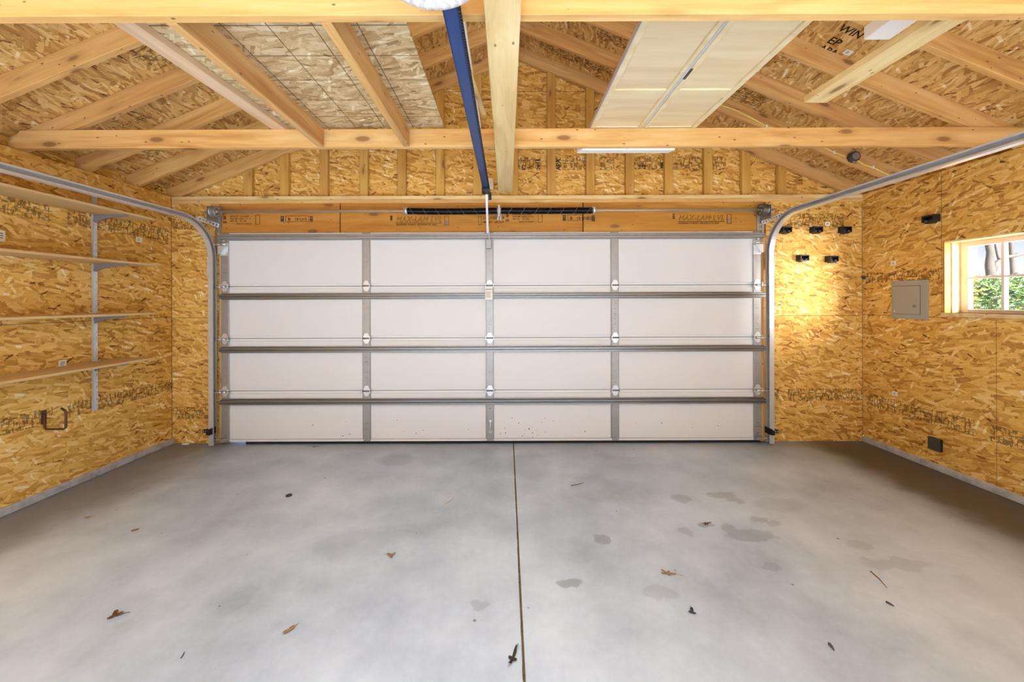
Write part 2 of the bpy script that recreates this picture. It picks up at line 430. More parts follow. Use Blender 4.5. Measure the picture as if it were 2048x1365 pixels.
# side walls
lw_bands = [(-9, 9, .60, .735), (-9, 9, 2.06, 2.19)]
M['osb_left'] = osb('osb_left_wall', (0,1,0), (0,0,1), seams=[('v', 1.285, .0025, -9, 9), ('u', 3.735, .004, 0, 9)], bands=[(0,3.74,.54,.655), (0,3.70,2.04,2.17)], seed=1.0)
bm = NB(); bx(bm, XL-WT, XL, YF-.1, YB+.12, .055, PT); prism(bm, [(XL-WT, PT), (XL-WT+.02, PT), (XL-WT+.02, roofz(XL-WT+.02)), (XL-WT, roofz(XL-WT))], YF-.1, YB+.12, 'y')
wl = struct('wall_left', bm, 'osb_left')
# right wall with the window opening
WY0, WY1, WZ0, WZ1 = 2.30, 3.04, 1.325, 1.914
M['osb_right'] = osb('osb_right_wall', (0,1,0), (0,0,1), seams=[('v', 1.285, .0025, WY1, 9), ('u', 3.06, .002, 1.285, 9), ('u', 2.72, .0015, 0, 1.285)],
                     bands=[(3.06,3.70,1.60,1.70), (0,3.70,.375,.50)], seed=5.0)
bm = NB()
bx(bm, XR, XR+WT, YF-.1, WY0, .055, PT); bx(bm, XR, XR+WT, WY1, YB+.12, .055, PT)
bx(bm, XR, XR+WT, WY0, WY1, .055, WZ0); bx(bm, XR, XR+WT, WY0, WY1, WZ1, PT)
prism(bm, [(XR+WT-.02, PT), (XR+WT, PT), (XR+WT, roofz(XR+WT)), (XR+WT-.02, roofz(XR+WT-.02))], YF-.1, YB+.12, 'y')
wr = struct('wall_right', bm, 'osb_right')
# back wall: two narrow strips beside the door and the gable sheathing
DL, DR = -2.92, 2.63
M['osb_back'] = osb('osb_back_wall', (1,0,0), (0,0,1), seams=[('v', 1.275, .0025, -9, 9), ('u', 3.605, .003, 0, 9)],
                    bands=[(-3.39,-2.93,.25,.37), (2.64,3.60,.41,.535), (-3.39,-2.93,2.17,2.33), (2.72,3.42,2.17,2.31)], seed=9.0)
M['osb_gable'] = osb('osb_gable', (1,0,0), (0,0,1), seams=[('v', 3.62, .003, -9, 9)], bands=[(.12,2.35,2.80,2.935)], seed=13.0)
bm = NB(); bx(bm, XL, DL, YB, YB+.1, .0, 2.43); bx(bm, DR, XR, YB, YB+.1, .0, 2.43)
wb = struct('wall_back', bm, 'osb_back')
bm = NB(); prism(bm, [(XL-WT, 2.43), (XR+WT, 2.43), (XR+WT, roofz(XR+WT)), (XM, roofz(XM)), (XL-WT, roofz(XL-WT))], YB+.105, YB+.12, 'y')
wg = struct('wall_gable', bm, 'osb_gable')
# unseen wall behind the camera; its wide doorway is added to let daylight in
bm = NB(); bx(bm, XL-WT, -2.9, YF-.1, YF, 0, PT); bx(bm, 3.1, XR+WT, YF-.1, YF, 0, PT); bx(bm, -2.9, 3.1, YF-.1, YF, 2.3, PT)
prism(bm, [(XL-WT, PT), (XR+WT, PT), (XR+WT, roofz(XR+WT)), (XM, roofz(XM)), (XL-WT, roofz(XL-WT))], YF-.1, YF, 'y')
struct('wall_front', bm, 'osb_back')
# roof decking
c = math.cos(math.atan(SL)); s_ = math.sin(math.atan(SL))
ROSB = [(0.0, (.17,.065,.02)), (.13, (.40,.19,.05)), (.38, (.64,.37,.115)), (.62, (.74,.475,.17)), (.84, (.83,.61,.30)), (1.0, (.90,.76,.50))]
M['osb_roofl'] = osb('osb_roof_left', (0,1,0), (c,0,s_), bands=[(2.62,2.95,-2.05,-1.80), (2.62,2.9,-1.72,-1.5), (3.05,3.3,-1.9,-1.6), (3.05,3.3,-.2,.2), (2.3,2.55,-1.1,-.9), (3.45,3.7,-.35,.05)], ramp=ROSB, seed=17.0)
M['osb_roofr'] = osb('osb_roof_right', (0,1,0), (-c,0,s_), bands=[(2.65,2.95,-.15,.25), (3.05,3.35,-.9,-.4), (3.45,3.72,-.6,1.2), (3.05,3.3,.3,.7)], ramp=ROSB, seed=21.0)
E = .06
bm = NB(); prism(bm, [(XL-.35, roofz(XL-.35)), (XM, roofz(XM)), (XM, roofz(XM)+E), (XL-.35, roofz(XL-.35)+E)], YF-.3, YB+.3, 'y')
k0 = len(bm.faces); prism(bm, [(XM, roofz(XM)), (XR+.35, roofz(XR+.35)), (XR+.35, roofz(XR+.35)+E), (XM, roofz(XM)+E)], YF-.3, YB+.3, 'y')
bm.faces.ensure_lookup_table()
for f in bm.faces[k0:]: f.material_index = 1
struct('ceiling', bm, ['osb_roofl', 'osb_roofr'])
# concrete curbs under the side walls
for nm, x0, x1 in (('baseboard_left', XL-.1, XL+.022), ('baseboard_right', XR-.022, XR+.1)):
    bm = NB(); n = 40
    y0 = YF; 
    for i in range(n):
        ya = YF + (YB-YF)*i/n; yb = YF + (YB-YF)*(i+1)/n
    bx(bm, x0, x1, YF, YB, 0, .055, .006)
    struct(nm, bm, 'curb')

# window in the right wall
bm = NB()
bx(bm, XR-.004, XR+.055, WY1-.002, WY1+.0, WZ0, WZ1)
w = bpy.data.objects.new('window_1', None); COL.objects.link(w); w['kind'] = 'structure'; ROOTINV['window_1'] = Matrix.Identity(4)
bm.free()
XS = XR+.115        # inner face of the sash
bm = NB()
bx(bm, XR+.05, XS+.05, WY1-.012, WY1+.02, WZ0-.005, WZ1+.01); bx(bm, XR+.05, XS+.05, WY0-.02, WY0+.012, WZ0-.005, WZ1+.01)
bx(bm, XR+.002, XS+.05, WY0-.02, WY1+.02, WZ1-.012, WZ1+.02)
part('window_jamb', bm, 'pale', w)
bm = NB(); bx(bm, XR-.004, XR+.05, WY1-.004, WY1+.008, WZ0, WZ1); bx(bm, XR-.004, XR+.05, WY0-.008, WY0+.004, WZ0, WZ1)
part('rough_stud', bm, 'lvl', w, 'orange brown framing stud at the edge of the opening')
bm = NB(); bx(bm, XR-.03, XS+.05, WY0-.04, WY1+.004, WZ0-.03, WZ0, .003)
part('window_sill', bm, 'pale', w)
fy0, fy1 = WY0+.012, WY1-.012
bm = NB()
bx(bm, XS, XS+.04, fy1-.052, fy1, WZ0, WZ1-.012, .002); bx(bm, XS, XS+.04, fy0, fy0+.052, WZ0, WZ1-.012, .002)
bx(bm, XS, XS+.04, fy0+.052, fy1-.052, WZ1-.012-.04, WZ1-.012, .002); bx(bm, XS, XS+.04, fy0+.052, fy1-.052, WZ0, WZ0+.03, .002)
part('sash_frame', bm, 'sash', w)
gy0, gy1, gz0, gz1 = fy0+.052, fy1-.052, WZ0+.03, WZ1-.052
bm = NB(); zc = (gz0+gz1)/2
bx(bm, XS+.006, XS+.034, gy0, gy1, zc-.009, zc+.009)
for i in (1, 2):
    yc = gy1 - (gy1-gy0)*i/3; bx(bm, XS+.005, XS+.035, yc-.009, yc+.009, gz0, gz1)
part('muntin', bm, 'muntin', w)
bm = NB(); bx(bm, XS+.018, XS+.021, gy0-.003, gy1+.003, gz0-.003, gz1+.003); part('window_glass', bm, 'glass', w)

# ------------------------------------------------------------------ timber over the door
# header: three lengths of laminated timber
HZ0, HZ1 = 2.105, 2.43
hx = [DL, atY(680,440,YB).x, atY(1166,440,YB).x, 2.60]
HL = ['left length of the orange laminated header over the garage door', 'middle length of the orange laminated header, behind the black spring', 'right length of the orange laminated header, ending by the dark drum']
headers = []
for i in range(3):
    o = board('header_beam', (hx[i]+(.006 if i else 0), YB+.04, (HZ0+HZ1)/2), (hx[i+1]-(.004 if i < 2 else 0), YB+.04, (HZ0+HZ1)/2), .08, HZ1-HZ0, 'lvl', bev=.002)
    tag(o, HL[i], 'beam', 'laminated header beams'); headers.append(o)
# blocking behind the header so no daylight gets through
bm = NB(); bx(bm, DL-.02, DR+.02, YB+.085, YB+.1, 2.1, 2.43); part('header_backing', bm, 'rubber', wb)
# two wall plates
for i, (z, lab) in enumerate(((2.449, 'lower of two long timber plates above the laminated header'), (2.487, 'upper timber plate, carrying the short gable studs'))):
    o = board('top_plate', (XL+.002, YB+.045, z), (XR-.002, YB+.045, z), .10, .0365, 'pale' if i else 'lumber', bev=.002)
    tag(o, lab, 'timber plate', 'timber plates above the garage door')
# jamb studs beside the opening
for x, lab in ((DL+.05, 'brown timber jamb beside the left door track'), (DR-.055, 'brown timber jamb beside the right door track')):
    o = board('door_jamb', (x, YB+.045, 0.004), (x, YB+.045, HZ0-.002), .095, .10, 'lumber', up=(1,0,0))
    tag(o, lab, 'door jamb', 'timber jambs of the garage door')

# gable studs, flat, 16 inches apart
ordn = ['first','second','third','fourth','fifth','sixth','seventh','eighth','ninth','tenth','eleventh','twelfth','thirteenth','fourteenth','fifteenth']
spx = [495, 568, 647, 727, 803, 880, 955, 1028, 1103, 1181, 1260, 1338, 1417, 1493, 1565]
GS0, GS1 = YB+.058, YB+.098
for i, px in enumerate(spx):
    x = atY(px, 350, GS0).x
    top = roofz(x) - RD - .002
    sl = SL if x < XM else -SL
    h = .043
    zl, zr = top - sl*h, top + sl*h
    if (x-h) < XM < (x+h): zl = zr = top - .03
    o = poly_board('gable_stud', [(x-h, 2.506), (x+h, 2.506), (x+h, zr), (x-h, zl)], GS0, GS1, (0,0,1), 'stud')
    tag(o, 'flat timber gable stud above the door, %s from the left' % ordn[i], 'stud', 'gable studs above the garage door')

# ridge board and rafters
o = board('ridge_board', (XM, 1.2, roofz(XM)-.10), (XM, YB+.1, roofz(XM)-.10), .036, .17, 'lumber'); tag(o, 'ridge board running along the peak of the roof', 'ridge board')
RY = [3.812, 3.402, 3.004, 2.606, 2.215, 1.822, 1.429]
rl = ['timber rafter %s', ]
pos = ['lying against the gable wall, farthest from the camera', 'next to the gable rafter, second from the gable wall', 'third from the gable wall, behind the far ceiling tie',
       'fastened behind the far ceiling tie, fourth from the gable', 'first in front of the far ceiling tie, fifth from the gable', 'second in front of the far ceiling tie, sixth from the gable', 'nearest the camera, beside the near ceiling tie']
for i, y in enumerate(RY):
    for side in (-1, 1):
        xw = XL if side < 0 else XR
        f = lambda x: roofz(x) - .001
        xo = xw + side*.0985
        xr = XM + side*.02
        pts = [(xw, PT+.003), (xo, PT+.003), (xo, f(xo)), (xr, f(xr)), (xr, f(xr)-RD+.001)]
        o = poly_board('roof_rafter', pts, y-.019, y+.019, (-side, 0, SL), 'lumber')
        tag(o, ('left' if side < 0 else 'right') + ' slope rafter ' + pos[i], 'rafter', 'rafters under the %s roof slope' % ('left' if side < 0 else 'right'))

# ceiling ties
TZ0, TZ1 = PT+.003, 2.63
for (y0, y1, lab) in ((2.549, 2.587, 'long ceiling tie across the garage, the one nearer the garage door'), (1.372, 1.410, 'long ceiling tie across the top edge of the photo, nearest the camera')):
    pts = [(XL-.08, TZ0), (XR+.08, TZ0), (XR-.035, TZ1), (XL+.035, TZ1)]
    o = poly_board('ceiling_tie', pts, y0, y1, (1,0,0), 'lumber'); tag(o, lab, 'ceiling tie', 'long ceiling ties')
# strongback nailed flat under the ties
o = board('center_plank', (-.012, 1.0, TZ0-.021), (-.012, 3.49, TZ0-.021), .13, .038, 'pale', bev=.004)
tag(o, 'pale plank nailed flat under the ties in the middle of the ceiling', 'plank')
# joists between the ties
for x, m_, lab in ((-1.282, 'lumber', 'joist on edge between the ties under the left of the loose board sheet'), (-.69, 'lumber', 'joist on edge between the ties, right of the other one, nearer the blue rail')):
    o = board('ceiling_joist', (x, 1.412, (TZ0+TZ1)/2), (x, 2.547, (TZ0+TZ1)/2), .042, TZ1-TZ0-.001, m_); tag(o, lab, 'joist', 'joists between the ceiling ties')
# loose stock stored on the ties
o = board('loose_board', (-1.70, .6, TZ1+.0195), (-1.575, 2.60, TZ1+.0195), .092, .037, 'pinkish'); tag(o, 'pale narrow board lying across the ties at the left, beside the stored sheet', 'board')
o = board('wide_plank', (1.94, .5, TZ1+.0195), (1.872, 2.235, TZ1+.0195), .14, .037, 'pale'); tag(o, 'wide yellow plank lying loose over the near tie at the right', 'plank')
o = board('thin_lath', (-.30, 1.05, TZ1+.006), (-.142, 2.37, TZ1+.006), .03, .01, 'pale', bev=.001); tag(o, 'thin wooden lath poking out over the tie beside the blue rail', 'lath')
o = board('white_strip', (-.185, 1.0, TZ1+.020), (-.185, 2.62, TZ1+.020), .018, .014, 'whiteplastic', bev=.002); tag(o, 'narrow white strip running along just right of the blue rail', 'strip')
bm = NB(); bx(bm, -.32, -.275, 1.360, 1.3715, 2.515, 2.625, .002); o = obj('wood_block', bm, 'pale'); tag(o, 'small upright wood block on the near tie beside the white light cover', 'wood block')
# sheet of strand board with printed grid lines
g = .2035
M['osb_sheet'] = osb('osb_loose_sheet', (1,0,0), (0,1,0), seams=[('u', x, .003, -9, 9) for x in (-1.267, -1.065, -.862, -.66)] + [('v', y, .003, -9, 9) for y in (1.847-g*2, 1.847-g, 1.847, 1.847+g, 1.847+2*g, 1.847+3*g)],
                     ramp=[(0.0, (.22,.13,.055)), (.13, (.42,.27,.12)), (.38, (.60,.43,.22)), (.62, (.70,.54,.31)), (.84, (.80,.67,.44)), (1.0, (.88,.79,.60))], seed=29.0)
bm = NB(); bx(bm, -1.66, -.44, .62, 2.61, TZ1+.039, TZ1+.051); o = obj('strand_board_sheet', bm, 'osb_sheet')
tag(o, 'loose sheet of strand board with a black printed grid, stored on the ties', 'board sheet')
# two bifold door leaves stored flat on the ties
for i, (x0, x1, lab) in enumerate(((.585, .946, 'left of the two birch bifold door leaves stored flat on the ties'), (.954, 1.315, 'right of the two birch bifold door leaves stored flat on the ties'))):
    t = thing('bifold_door', lab, 'door leaf', ((x0+x1)/2, 1.6, TZ1), 'bifold door leaves on the ties')
    y0, y1, z0, z1 = .62, 2.60, TZ1+.001, TZ1+.034
    bm = NB(); bx(bm, x0, x0+.032, y0, y1, z0, z1, .003); bx(bm, x1-.032, x1, y0, y1, z0, z1, .003)
    part('stile', bm, 'birch', t)
    for (ya, yb) in ((y0, y0+.07), (2.10, 2.185), (y1-.05, y1)):
        bm = NB(); bx(bm, x0+.032, x1-.032, ya, yb, z0+.004, z1-.004, .002); part('rail', bm, 'birch', t)
    for (ya, yb) in ((y0+.07, 2.10), (2.185, y1-.05)):
        bm = NB(); bx(bm, x0+.032, x1-.032, ya, yb, z0+.012, z1-.012); part('panel', bm, 'birch', t)
    if i == 0:
        bm = NB(); bx(bm, x1-.010, x1+.002, y0, y1, z0-.004, z0+.012); bx(bm, x0-.004, x0+.002, y0, y1, z0, z1)
        part('edge_strip', bm, 'galv', t, 'silver metal edge strip')
    else:
        bm = NB(); bx(bm, x0-.002, x0+.010, 1.90, 1.985, z0-.005, z0+.0); part('catch', bm, 'darkgrey', t, 'dark catch set in the door edge')
# white boxed board over the near tie
bm = NB(); bx(bm, 1.645, 1.762, .7, 1.695, TZ1+.001, TZ1+.06, .003); o = obj('white_box_board', bm, 'offwhite'); tag(o, 'white box section lying over the near tie beside the wide yellow plank', 'boxed board')
# white light strips behind the far tie
for i, (a, b_, lab) in enumerate(((1157, 1243, 'left white strip fitted behind the bottom edge of the far tie'), (1245, 1340, 'right white strip fitted behind the bottom edge of the far tie'))):
    x0, x1 = atY(a, 302, 2.62).x, atY(b_, 302, 2.62).x
    bm = NB(); prism(bm, [(x0+.02, 2.588), (x1+.02, 2.588), (x1-.005, 2.640), (x0-.005, 2.640)], 2.492, 2.53, 'z'); o = obj('white_trim_strip', bm, 'whiteplastic')
    tag(o, lab, 'strip', 'white strips behind the far tie')
# ------------------------------------------------------------------ printing on the timber
def Wt(px, py, Y=YB-.0015): return atY(px, py, Y)
X_, Z_ = (1,0,0), (0,0,1)
def stamp_lines(px, py, rows, parent, size=.021):
    for i, r in enumerate(rows):
        text('printed_lettering', r, size, Wt(px, py + i*4.6), X_, Z_, 'ink', parent)
def box_outline(px0, py0, px1, py1, parent, th=.003):
    a, b = Wt(px0, py0), Wt(px1, py1)
    bm = NB(); Y0, Y1 = YB-.0025, YB-.0005
    bx(bm, a.x, b.x, Y0, Y1, a.z-th, a.z); bx(bm, a.x, b.x, Y0, Y1, b.z, b.z+th); bx(bm, a.x, a.x+th, Y0, Y1, b.z, a.z); bx(bm, b.x-th, b.x, Y0, Y1, b.z, a.z)
    part('printed_frame', bm, 'ink', parent)
def bars(px0, py0, px1, py1, parent, n=7, mat='ink'):
    a, b = Wt(px0, py0), Wt(px1, py1); bm = NB()
    for i in range(n):
        z0 = b.z + (a.z-b.z)*i/n; bx(bm, a.x+.002*random.random(), b.x-.002*random.random(), YB-.0025, YB-.0005, z0, z0+(a.z-b.z)/n*(.45+.4*random.random()))
    part('printed_mark', bm, mat, parent)
for (h, px, py) in ((headers[1], 792, 444), (headers[2], 1357, 441)):
    text('printed_lettering', 'MAX-LAM LVL', .076, Wt(px, py), X_, Z_, 'ink', h, outline=True, shear=.3, sx=.88)
    a, b = Wt(px-1, py+2.2), Wt(px+92, py+2.2); bm = NB(); bx(bm, a.x, b.x, YB-.0025, YB-.0005, a.z-.004, a.z); part('printed_line', bm, 'ink', h)
    text('printed_lettering', 'WARREN FOREST PRODUCTS, INC.', .026, Wt(px, py+7.5), X_, Z_, 'ink', h, sx=1.02)
    box_outline(px+97, py-12, px+106, py+7, h); bars(px+98, py-4, px+104, py+6, h, 6, 'inkgrey')
    bars(px-12, py-13, px-7, py-3, h, 6)
for (h, px, py) in ((headers[0], 447, 0), (headers[1], 1012, 0)):
    y = 437 if px < 500 else 433
    text('printed_lettering', 'B', .05, Wt(px, y+2), X_, Z_, 'ink', h); text('printed_lettering', 'BB', .034, Wt(px-1, y+10), X_, Z_, 'ink', h)
    stamp_lines(px+13, y-2.5, ['APA EWS', 'HUD MR 1214', 'SIM 2.0E'], h)
    stamp_lines(px+33, y-2.5, ['LVL 2900F', 'LL-L0 10 115', 'PS 1-09'], h)
    text('printed_lettering', 'MADE IN CANADA', .018, Wt(px+26, y+12), X_, Z_, 'ink', h)
    box_outline(px+64, y-7, px+73, y+12, h)
text('printed_lettering', 'LVL-1107P-DF', .036, Wt(967, 438.5), X_, Z_, 'ink', headers[1]); text('printed_lettering', 'MIXED  GROUP', .030, Wt(967, 446.5), X_, Z_, 'ink', headers[1])
box_outline(956, 433, 963, 450, headers[1])
for (h, px, py) in ((headers[0], 561, 432), (headers[1], 1125, 430)):
    bars(px, py, px+7, py+12, h, 8); box_outline(px+10, py, px+56 if px < 900 else px+40, py+12, h)
    text('printed_lettering', '10 U15', .042, Wt(px+28, py+9.5), X_, Z_, 'ink', h); text('printed_lettering', 'B', .045, Wt(px+15, py+10), X_, Z_, 'ink', h)
    if px < 900: bars(px+58, py, px+65, py+12, h, 8)
bars(1183, 431, 1190, 443, headers[2], 8)
# stamps on the gable sheathing
YG = YB+.1035
for (s, px, py, sz) in (('APA', 1121, 341, .065), ('P2', 1051, 340, .055), ('24/16', 1080, 340, .05), ('1/2', 1277, 338, .06), ('8', 1321, 336, .08)):
    text('printed_lettering', s, sz, atY(px, py, YG), Z_ if s in ('APA', '24/16', 'P2') else X_, (-1,0,0) if s in ('APA', '24/16', 'P2') else Z_, 'ink', wg)
# stamp on the right roof slope
def roof_pt(px, py):
    d = ray(px, py); # right slope: z = PT+RD+SL*(XR-x)
    t = (PT+RD+SL*XR-CH)/(d.z+SL*d.x); return Vector((d.x*t, t, CH+d.z*t))
dn = Vector((c, 0, -s_)); nn = Vector((-s_, 0, -c))
ceil_o = bpy.data.objects['ceiling']
for (s, px, py, sz) in (('APA', 1634, 98, .07), ('EP', 1652, 84, .08), ('WIN', 1674, 60, .075)):
    text('printed_lettering', s, sz, roof_pt(px, py) + nn*.0012, dn, (0,-1,0), 'ink', ceil_o)

# ------------------------------------------------------------------ garage door
YD = 3.70
gd = thing('garage_door', 'wide white sectional garage door with steel struts, closed', 'garage door', ((atY(441,880,YD).x+atY(1521,880,YD).x)/2, YD, 0))
dx0, dx1 = -2.865, 2.545
zj = [.030, .538, 1.065, 1.590, 2.128]
secs = []
for i in range(4):
    z0, z1 = zj[i]+.0025, zj[i+1]-.0025
    g = .010; lip = .024
    prof = [(YD, z0+lip), (YD, z1-lip), (YD+g, z1-lip-.003) , (YD+g, z1), (YD+.045, z1), (YD+.045, z0), (YD+g, z0), (YD+g, z0+lip+.003)]
    if i == 3: prof[1:4] = [(YD, z1)]
    prof = [(YD, z0+lip), (YD+g, z0+lip-.002), (YD+g, z0), (YD+.045, z0), (YD+.045, z1)] + ([(YD, z1)] if i == 3 else [(YD+g, z1), (YD+g, z1-lip+.002), (YD, z1-lip)])
    bm = NB(); prism(bm, prof, dx0, dx1, 'x'); secs.append(part('door_section', bm, 'white', gd))
# small dirt specks low on the door
bm = NB()
for i in range(46):
    x = random.choice([random.gauss(.25,.18), random.uniform(-2,2.3)]); z = .06+abs(random.gauss(0,.10)); r = .002+.003*random.random()
    bx(bm, x-r, x+r, YD-.0008, YD+.001, z-r*.8, z+r*.8)
part('dirt_specks', bm, 'darkgrey', secs[0])
sx = [-2.825, atY(733.5,600,YD).x, atY(979.5,600,YD).x, atY(1229.5,600,YD).x, 2.505]
for i in range(4):
    for j, x in enumerate(sx):
        hw = .034 if 0 < j < 4 else .038
        z0, z1 = zj[i]+.004, zj[i+1]-.004
        bm = NB(); bx(bm, x-hw, x+hw, YD-.012, YD+.0, z0, z1, .003)
        if 0 < j < 4: bx(bm, x-hw-.012, x+hw+.006, YD-.002, YD+.0005, z0, z1)
        for q in range(10):      # punched holes and screw heads
            zz = z0 + (z1-z0)*(q+.5)/10
            if random.random() < .6: cyl(bm, (x+random.choice((-.012,.012,0)), YD-.0135, zz), (x+random.choice((-.012,.012,0)), YD-.011, zz), .003, seg=6)
        part('stile', bm, 'galvdark' if 0 < j < 4 else 'galvdark', secs[i])
# horizontal struts: hat channels
for z in (.433, .955, 1.487, 2.080):
    zz = z; d = .052; h = .024
    p = [(YD-.013, zz-h-.008), (YD-.016, zz-h-.008), (YD-.016, zz-h), (YD-d, zz-h+.006), (YD-d, zz-h+.018), (YD-d+.010, zz-.002), (YD-d+.010, zz+.002), (YD-d, zz+h-.018), (YD-d, zz+h-.006), (YD-.016, zz+h), (YD-.016, zz+h+.008), (YD-.013, zz+h+.008)]
    bm = NB(); prism(bm, p, dx0+.01, dx1+.02, 'x')
    part('strut', bm, 'galvdark' if z > 2 else 'strut', gd)
    for x in sx:
        pass
# hinges, end hinges with rollers
def hinge(x, z, end=0):
    bm = NB(); y = YD-.0125
    prism(bm, [(x-.034, z-.012), (x-.034, z+.012), (x-.014, z+.052), (x+.014, z+.052), (x+.034, z+.012), (x+.034, z-.012), (x+.014, z-.052), (x-.014, z-.052)], y-.004, y, 'y')
    bx(bm, x-.042, x-.036, y-.022, y, z-.018, z+.018); bx(bm, x+.036, x+.042, y-.022, y, z-.018, z+.018)
    for dz in (-.036, .036): cyl(bm, (x, y-.008, z+dz), (x, y-.003, z+dz), .006, seg=8)
    hg = part('hinge', bm, 'galv', gd)
    bm = NB(); cyl(bm, (x-.045, y-.008, z), (x+.045, y-.008, z), .0078, seg=10); part('hinge_pin', bm, 'strut', hg)
    return hg
def roller(x, z, side, parent, y=None):
    y = YD-.03 if y is None else y
    xe = -2.93 if side < 0 else 2.615
    bm = NB(); cyl(bm, (x, y, z), (xe+side*.004, y, z), .0062, seg=10)
    cyl(bm, (x-.02, y, z), (x+.02, y, z), .011, seg=10)
    r = part('roller_stem', bm, 'chrome', parent)
    bm = NB(); cyl(bm, (xe-.006, y, z), (xe+.006, y, z), .022, seg=16); part('roller_wheel', bm, 'galvdark', parent)
for i in (1, 2, 3):
    for j, x in enumerate(sx):
        hg = hinge(x, zj[i])
        if j == 0: roller(x, zj[i]-.005, -1, hg)
        if j == 4: roller(x, zj[i]-.005, 1, hg)
for side, x in ((-1, sx[0]), (1, sx[4])):
    zc = 1.995
    bm = NB(); xo = x+side*.05
    bx(bm, x-.038, x+.038, YD-.016, YD-.012, zc-.10, zc+.03)
    prism(bm, [(x-.038, zc-.004), (x+.038, zc-.004), (x+side*.038, zc-.085), (x+side*.012, zc-.085)] if side > 0 else [(x-.038, zc-.004), (x+.038, zc-.004), (x-.012, zc-.085), (x-.038, zc-.085)], YD-.05, YD-.016, 'y')
    for dz in (.012, .05): cyl(bm, (x, YD-.030, zc+dz), (x, YD-.016, zc+dz), .008, seg=8)
    tb = part('top_bracket', bm, 'galv', gd)
    roller(x, zc+.012, side, tb, YD-.034)
    bm = NB(); bx(bm, x-.036, x+.036, YD-.055, YD-.012, .045, .075, .004); bx(bm, x-.036, x+.036, YD-.020, YD-.012, .04, .17, .003); cyl(bm, (x, YD-.035, .10), (x, YD-.018, .10), .012, seg=10)
    bb = part('bottom_bracket', bm, 'galvdark', gd); roller(x, .06, side, bb)
for z in zj[1:4]:
    bm = NB(); bx(bm, dx0+.01, dx1-.01, YD+.018, YD+.043, z-.0024, z+.0024); part('joint_shadow_strip', bm, 'rubber', gd)  # dark strip added behind each joint to draw its shadow gap
# bottom seal, missing at the left corner where daylight comes in
bm = NB(); bx(bm, atY(490,885,YD).x, dx1, YD+.006, YD+.044, .003, .030, .004); part('bottom_seal', bm, 'rubber', gd)
bm = NB(); bx(bm, dx0, dx1, YD-.004, YD+.002, .031, .052); part('bottom_lip', bm, 'white', gd)
# lift handle and latch on the middle stile
bm = NB(); x = sx[2]+.004
tube(bm, [(x, YD-.012, .13), (x, YD-.035, .135), (x, YD-.038, .18), (x, YD-.035, .225), (x, YD-.012, .23)], .005, 8); bx(bm, x-.012, x+.012, YD-.016, YD-.011, .115, .14); bx(bm, x-.012, x+.012, YD-.016, YD-.011, .22, .245)
part('lift_handle', bm, 'chrome', gd)
# paper tag hanging on the middle stile
bm = NB(); a, b = atY(970,575,YD-.055), atY(985,600,YD-.055)
bx(bm, a.x, b.x, YD-.0585, YD-.057, b.z, a.z)
tg = obj('warning_tag', bm, 'paper'); tag(tg, 'small white paper tag hung on the middle stile of the garage door', 'tag')
bm = NB()
bx(bm, a.x+.004, b.x-.004, YD-.0592, YD-.0585, a.z-.024, a.z-.016)
for i in range(8): bx(bm, a.x+.008, b.x-.010-.012*random.random(), YD-.0592, YD-.0585, a.z-.045-.008*i, a.z-.042-.008*i)
part('printed_lines', bm, 'inkgrey', tg)
bm = NB(); xm = (a.x+b.x)/2; tube(bm, [(xm, YD-.0575, a.z-.008), (xm, YD-.05, a.z+.02), (xm, YD-.018, a.z+.035)], .0012, 6); part('tag_wire', bm, 'galv', tg)

# ------------------------------------------------------------------ door tracks
def track(side, X, zr, lab):
    t = thing('door_track', lab, 'door track', (X, YD-.04, 0), 'steel garage door tracks')
    yv = YD-.03; R = .36
    # C section: web on the outer side, opening towards the middle of the door, lips curled over
    w, d, th, q = .026, .046, .003, .012
    prof = [(-w, 0), (-w, d), (-w+q, d), (-w+q, d-th), (-w+th, d-th), (-w+th, th), (w-th, th), (w-th, d-th), (w-q, d-th), (w-q, d), (w, d), (w, 0)]
    if side < 0: prof = prof[::-1]
    A = Vector((-side, 0, 0)); X = X + side*.022
    path = [Vector((X, yv, .012)), Vector((X, yv, zr-R))]; nrm = [Vector((0,1,0))]*2
    fr = lambda n: (n, A)
    bm = NB(); sweep(bm, path, [fr(n) for n in nrm], prof)
    part('vertical_track', bm, 'galv', t)
    path, nrm = [], []
    for i in range(17):
        a = PI/2*i/16; path.append(Vector((X, yv-R+R*math.cos(a), zr-R+R*math.sin(a)))); nrm.append(Vector((0, math.cos(a), math.sin(a))))
    bm = NB(); sweep(bm, path, [fr(n) for n in nrm], prof)
    part('curved_track', bm, 'galv', t)
    path = [Vector((X, yv-R, zr)), Vector((X, -.4, zr))]; nrm = [Vector((0,0,1))]*2
    bm = NB(); sweep(bm, path, [fr(n) for n in nrm], prof)
    part('horizontal_track', bm, 'galv', t)
    # joining bolts
    bm = NB()
    for (y, z) in ((yv-.02, zr-R-.03), (yv-.02, zr-R-.08)): cyl(bm, (X+side*.0, y, z), (X-side*.012, y, z), .008, seg=8)
    bx(bm, X+side*.001, X+side*.005, yv-.03, yv+.04, zr-R-.16, zr-R+.02)
    part('splice_plate', bm, 'galv', t)
    # rear hanger from the tie behind the camera
    bm = NB(); bx(bm, X+side*.03, X+side*.034, 1.374, 1.408, zr-.02, 2.515); part('hanger_strap', bm, 'galvdark', t)
    return t
tl = track(-1, -2.935, 2.222, 'left galvanised door track curving up towards the shelves')
tr_ = track(1, 2.62, 2.256, 'right galvanised door track curving up towards the window side')
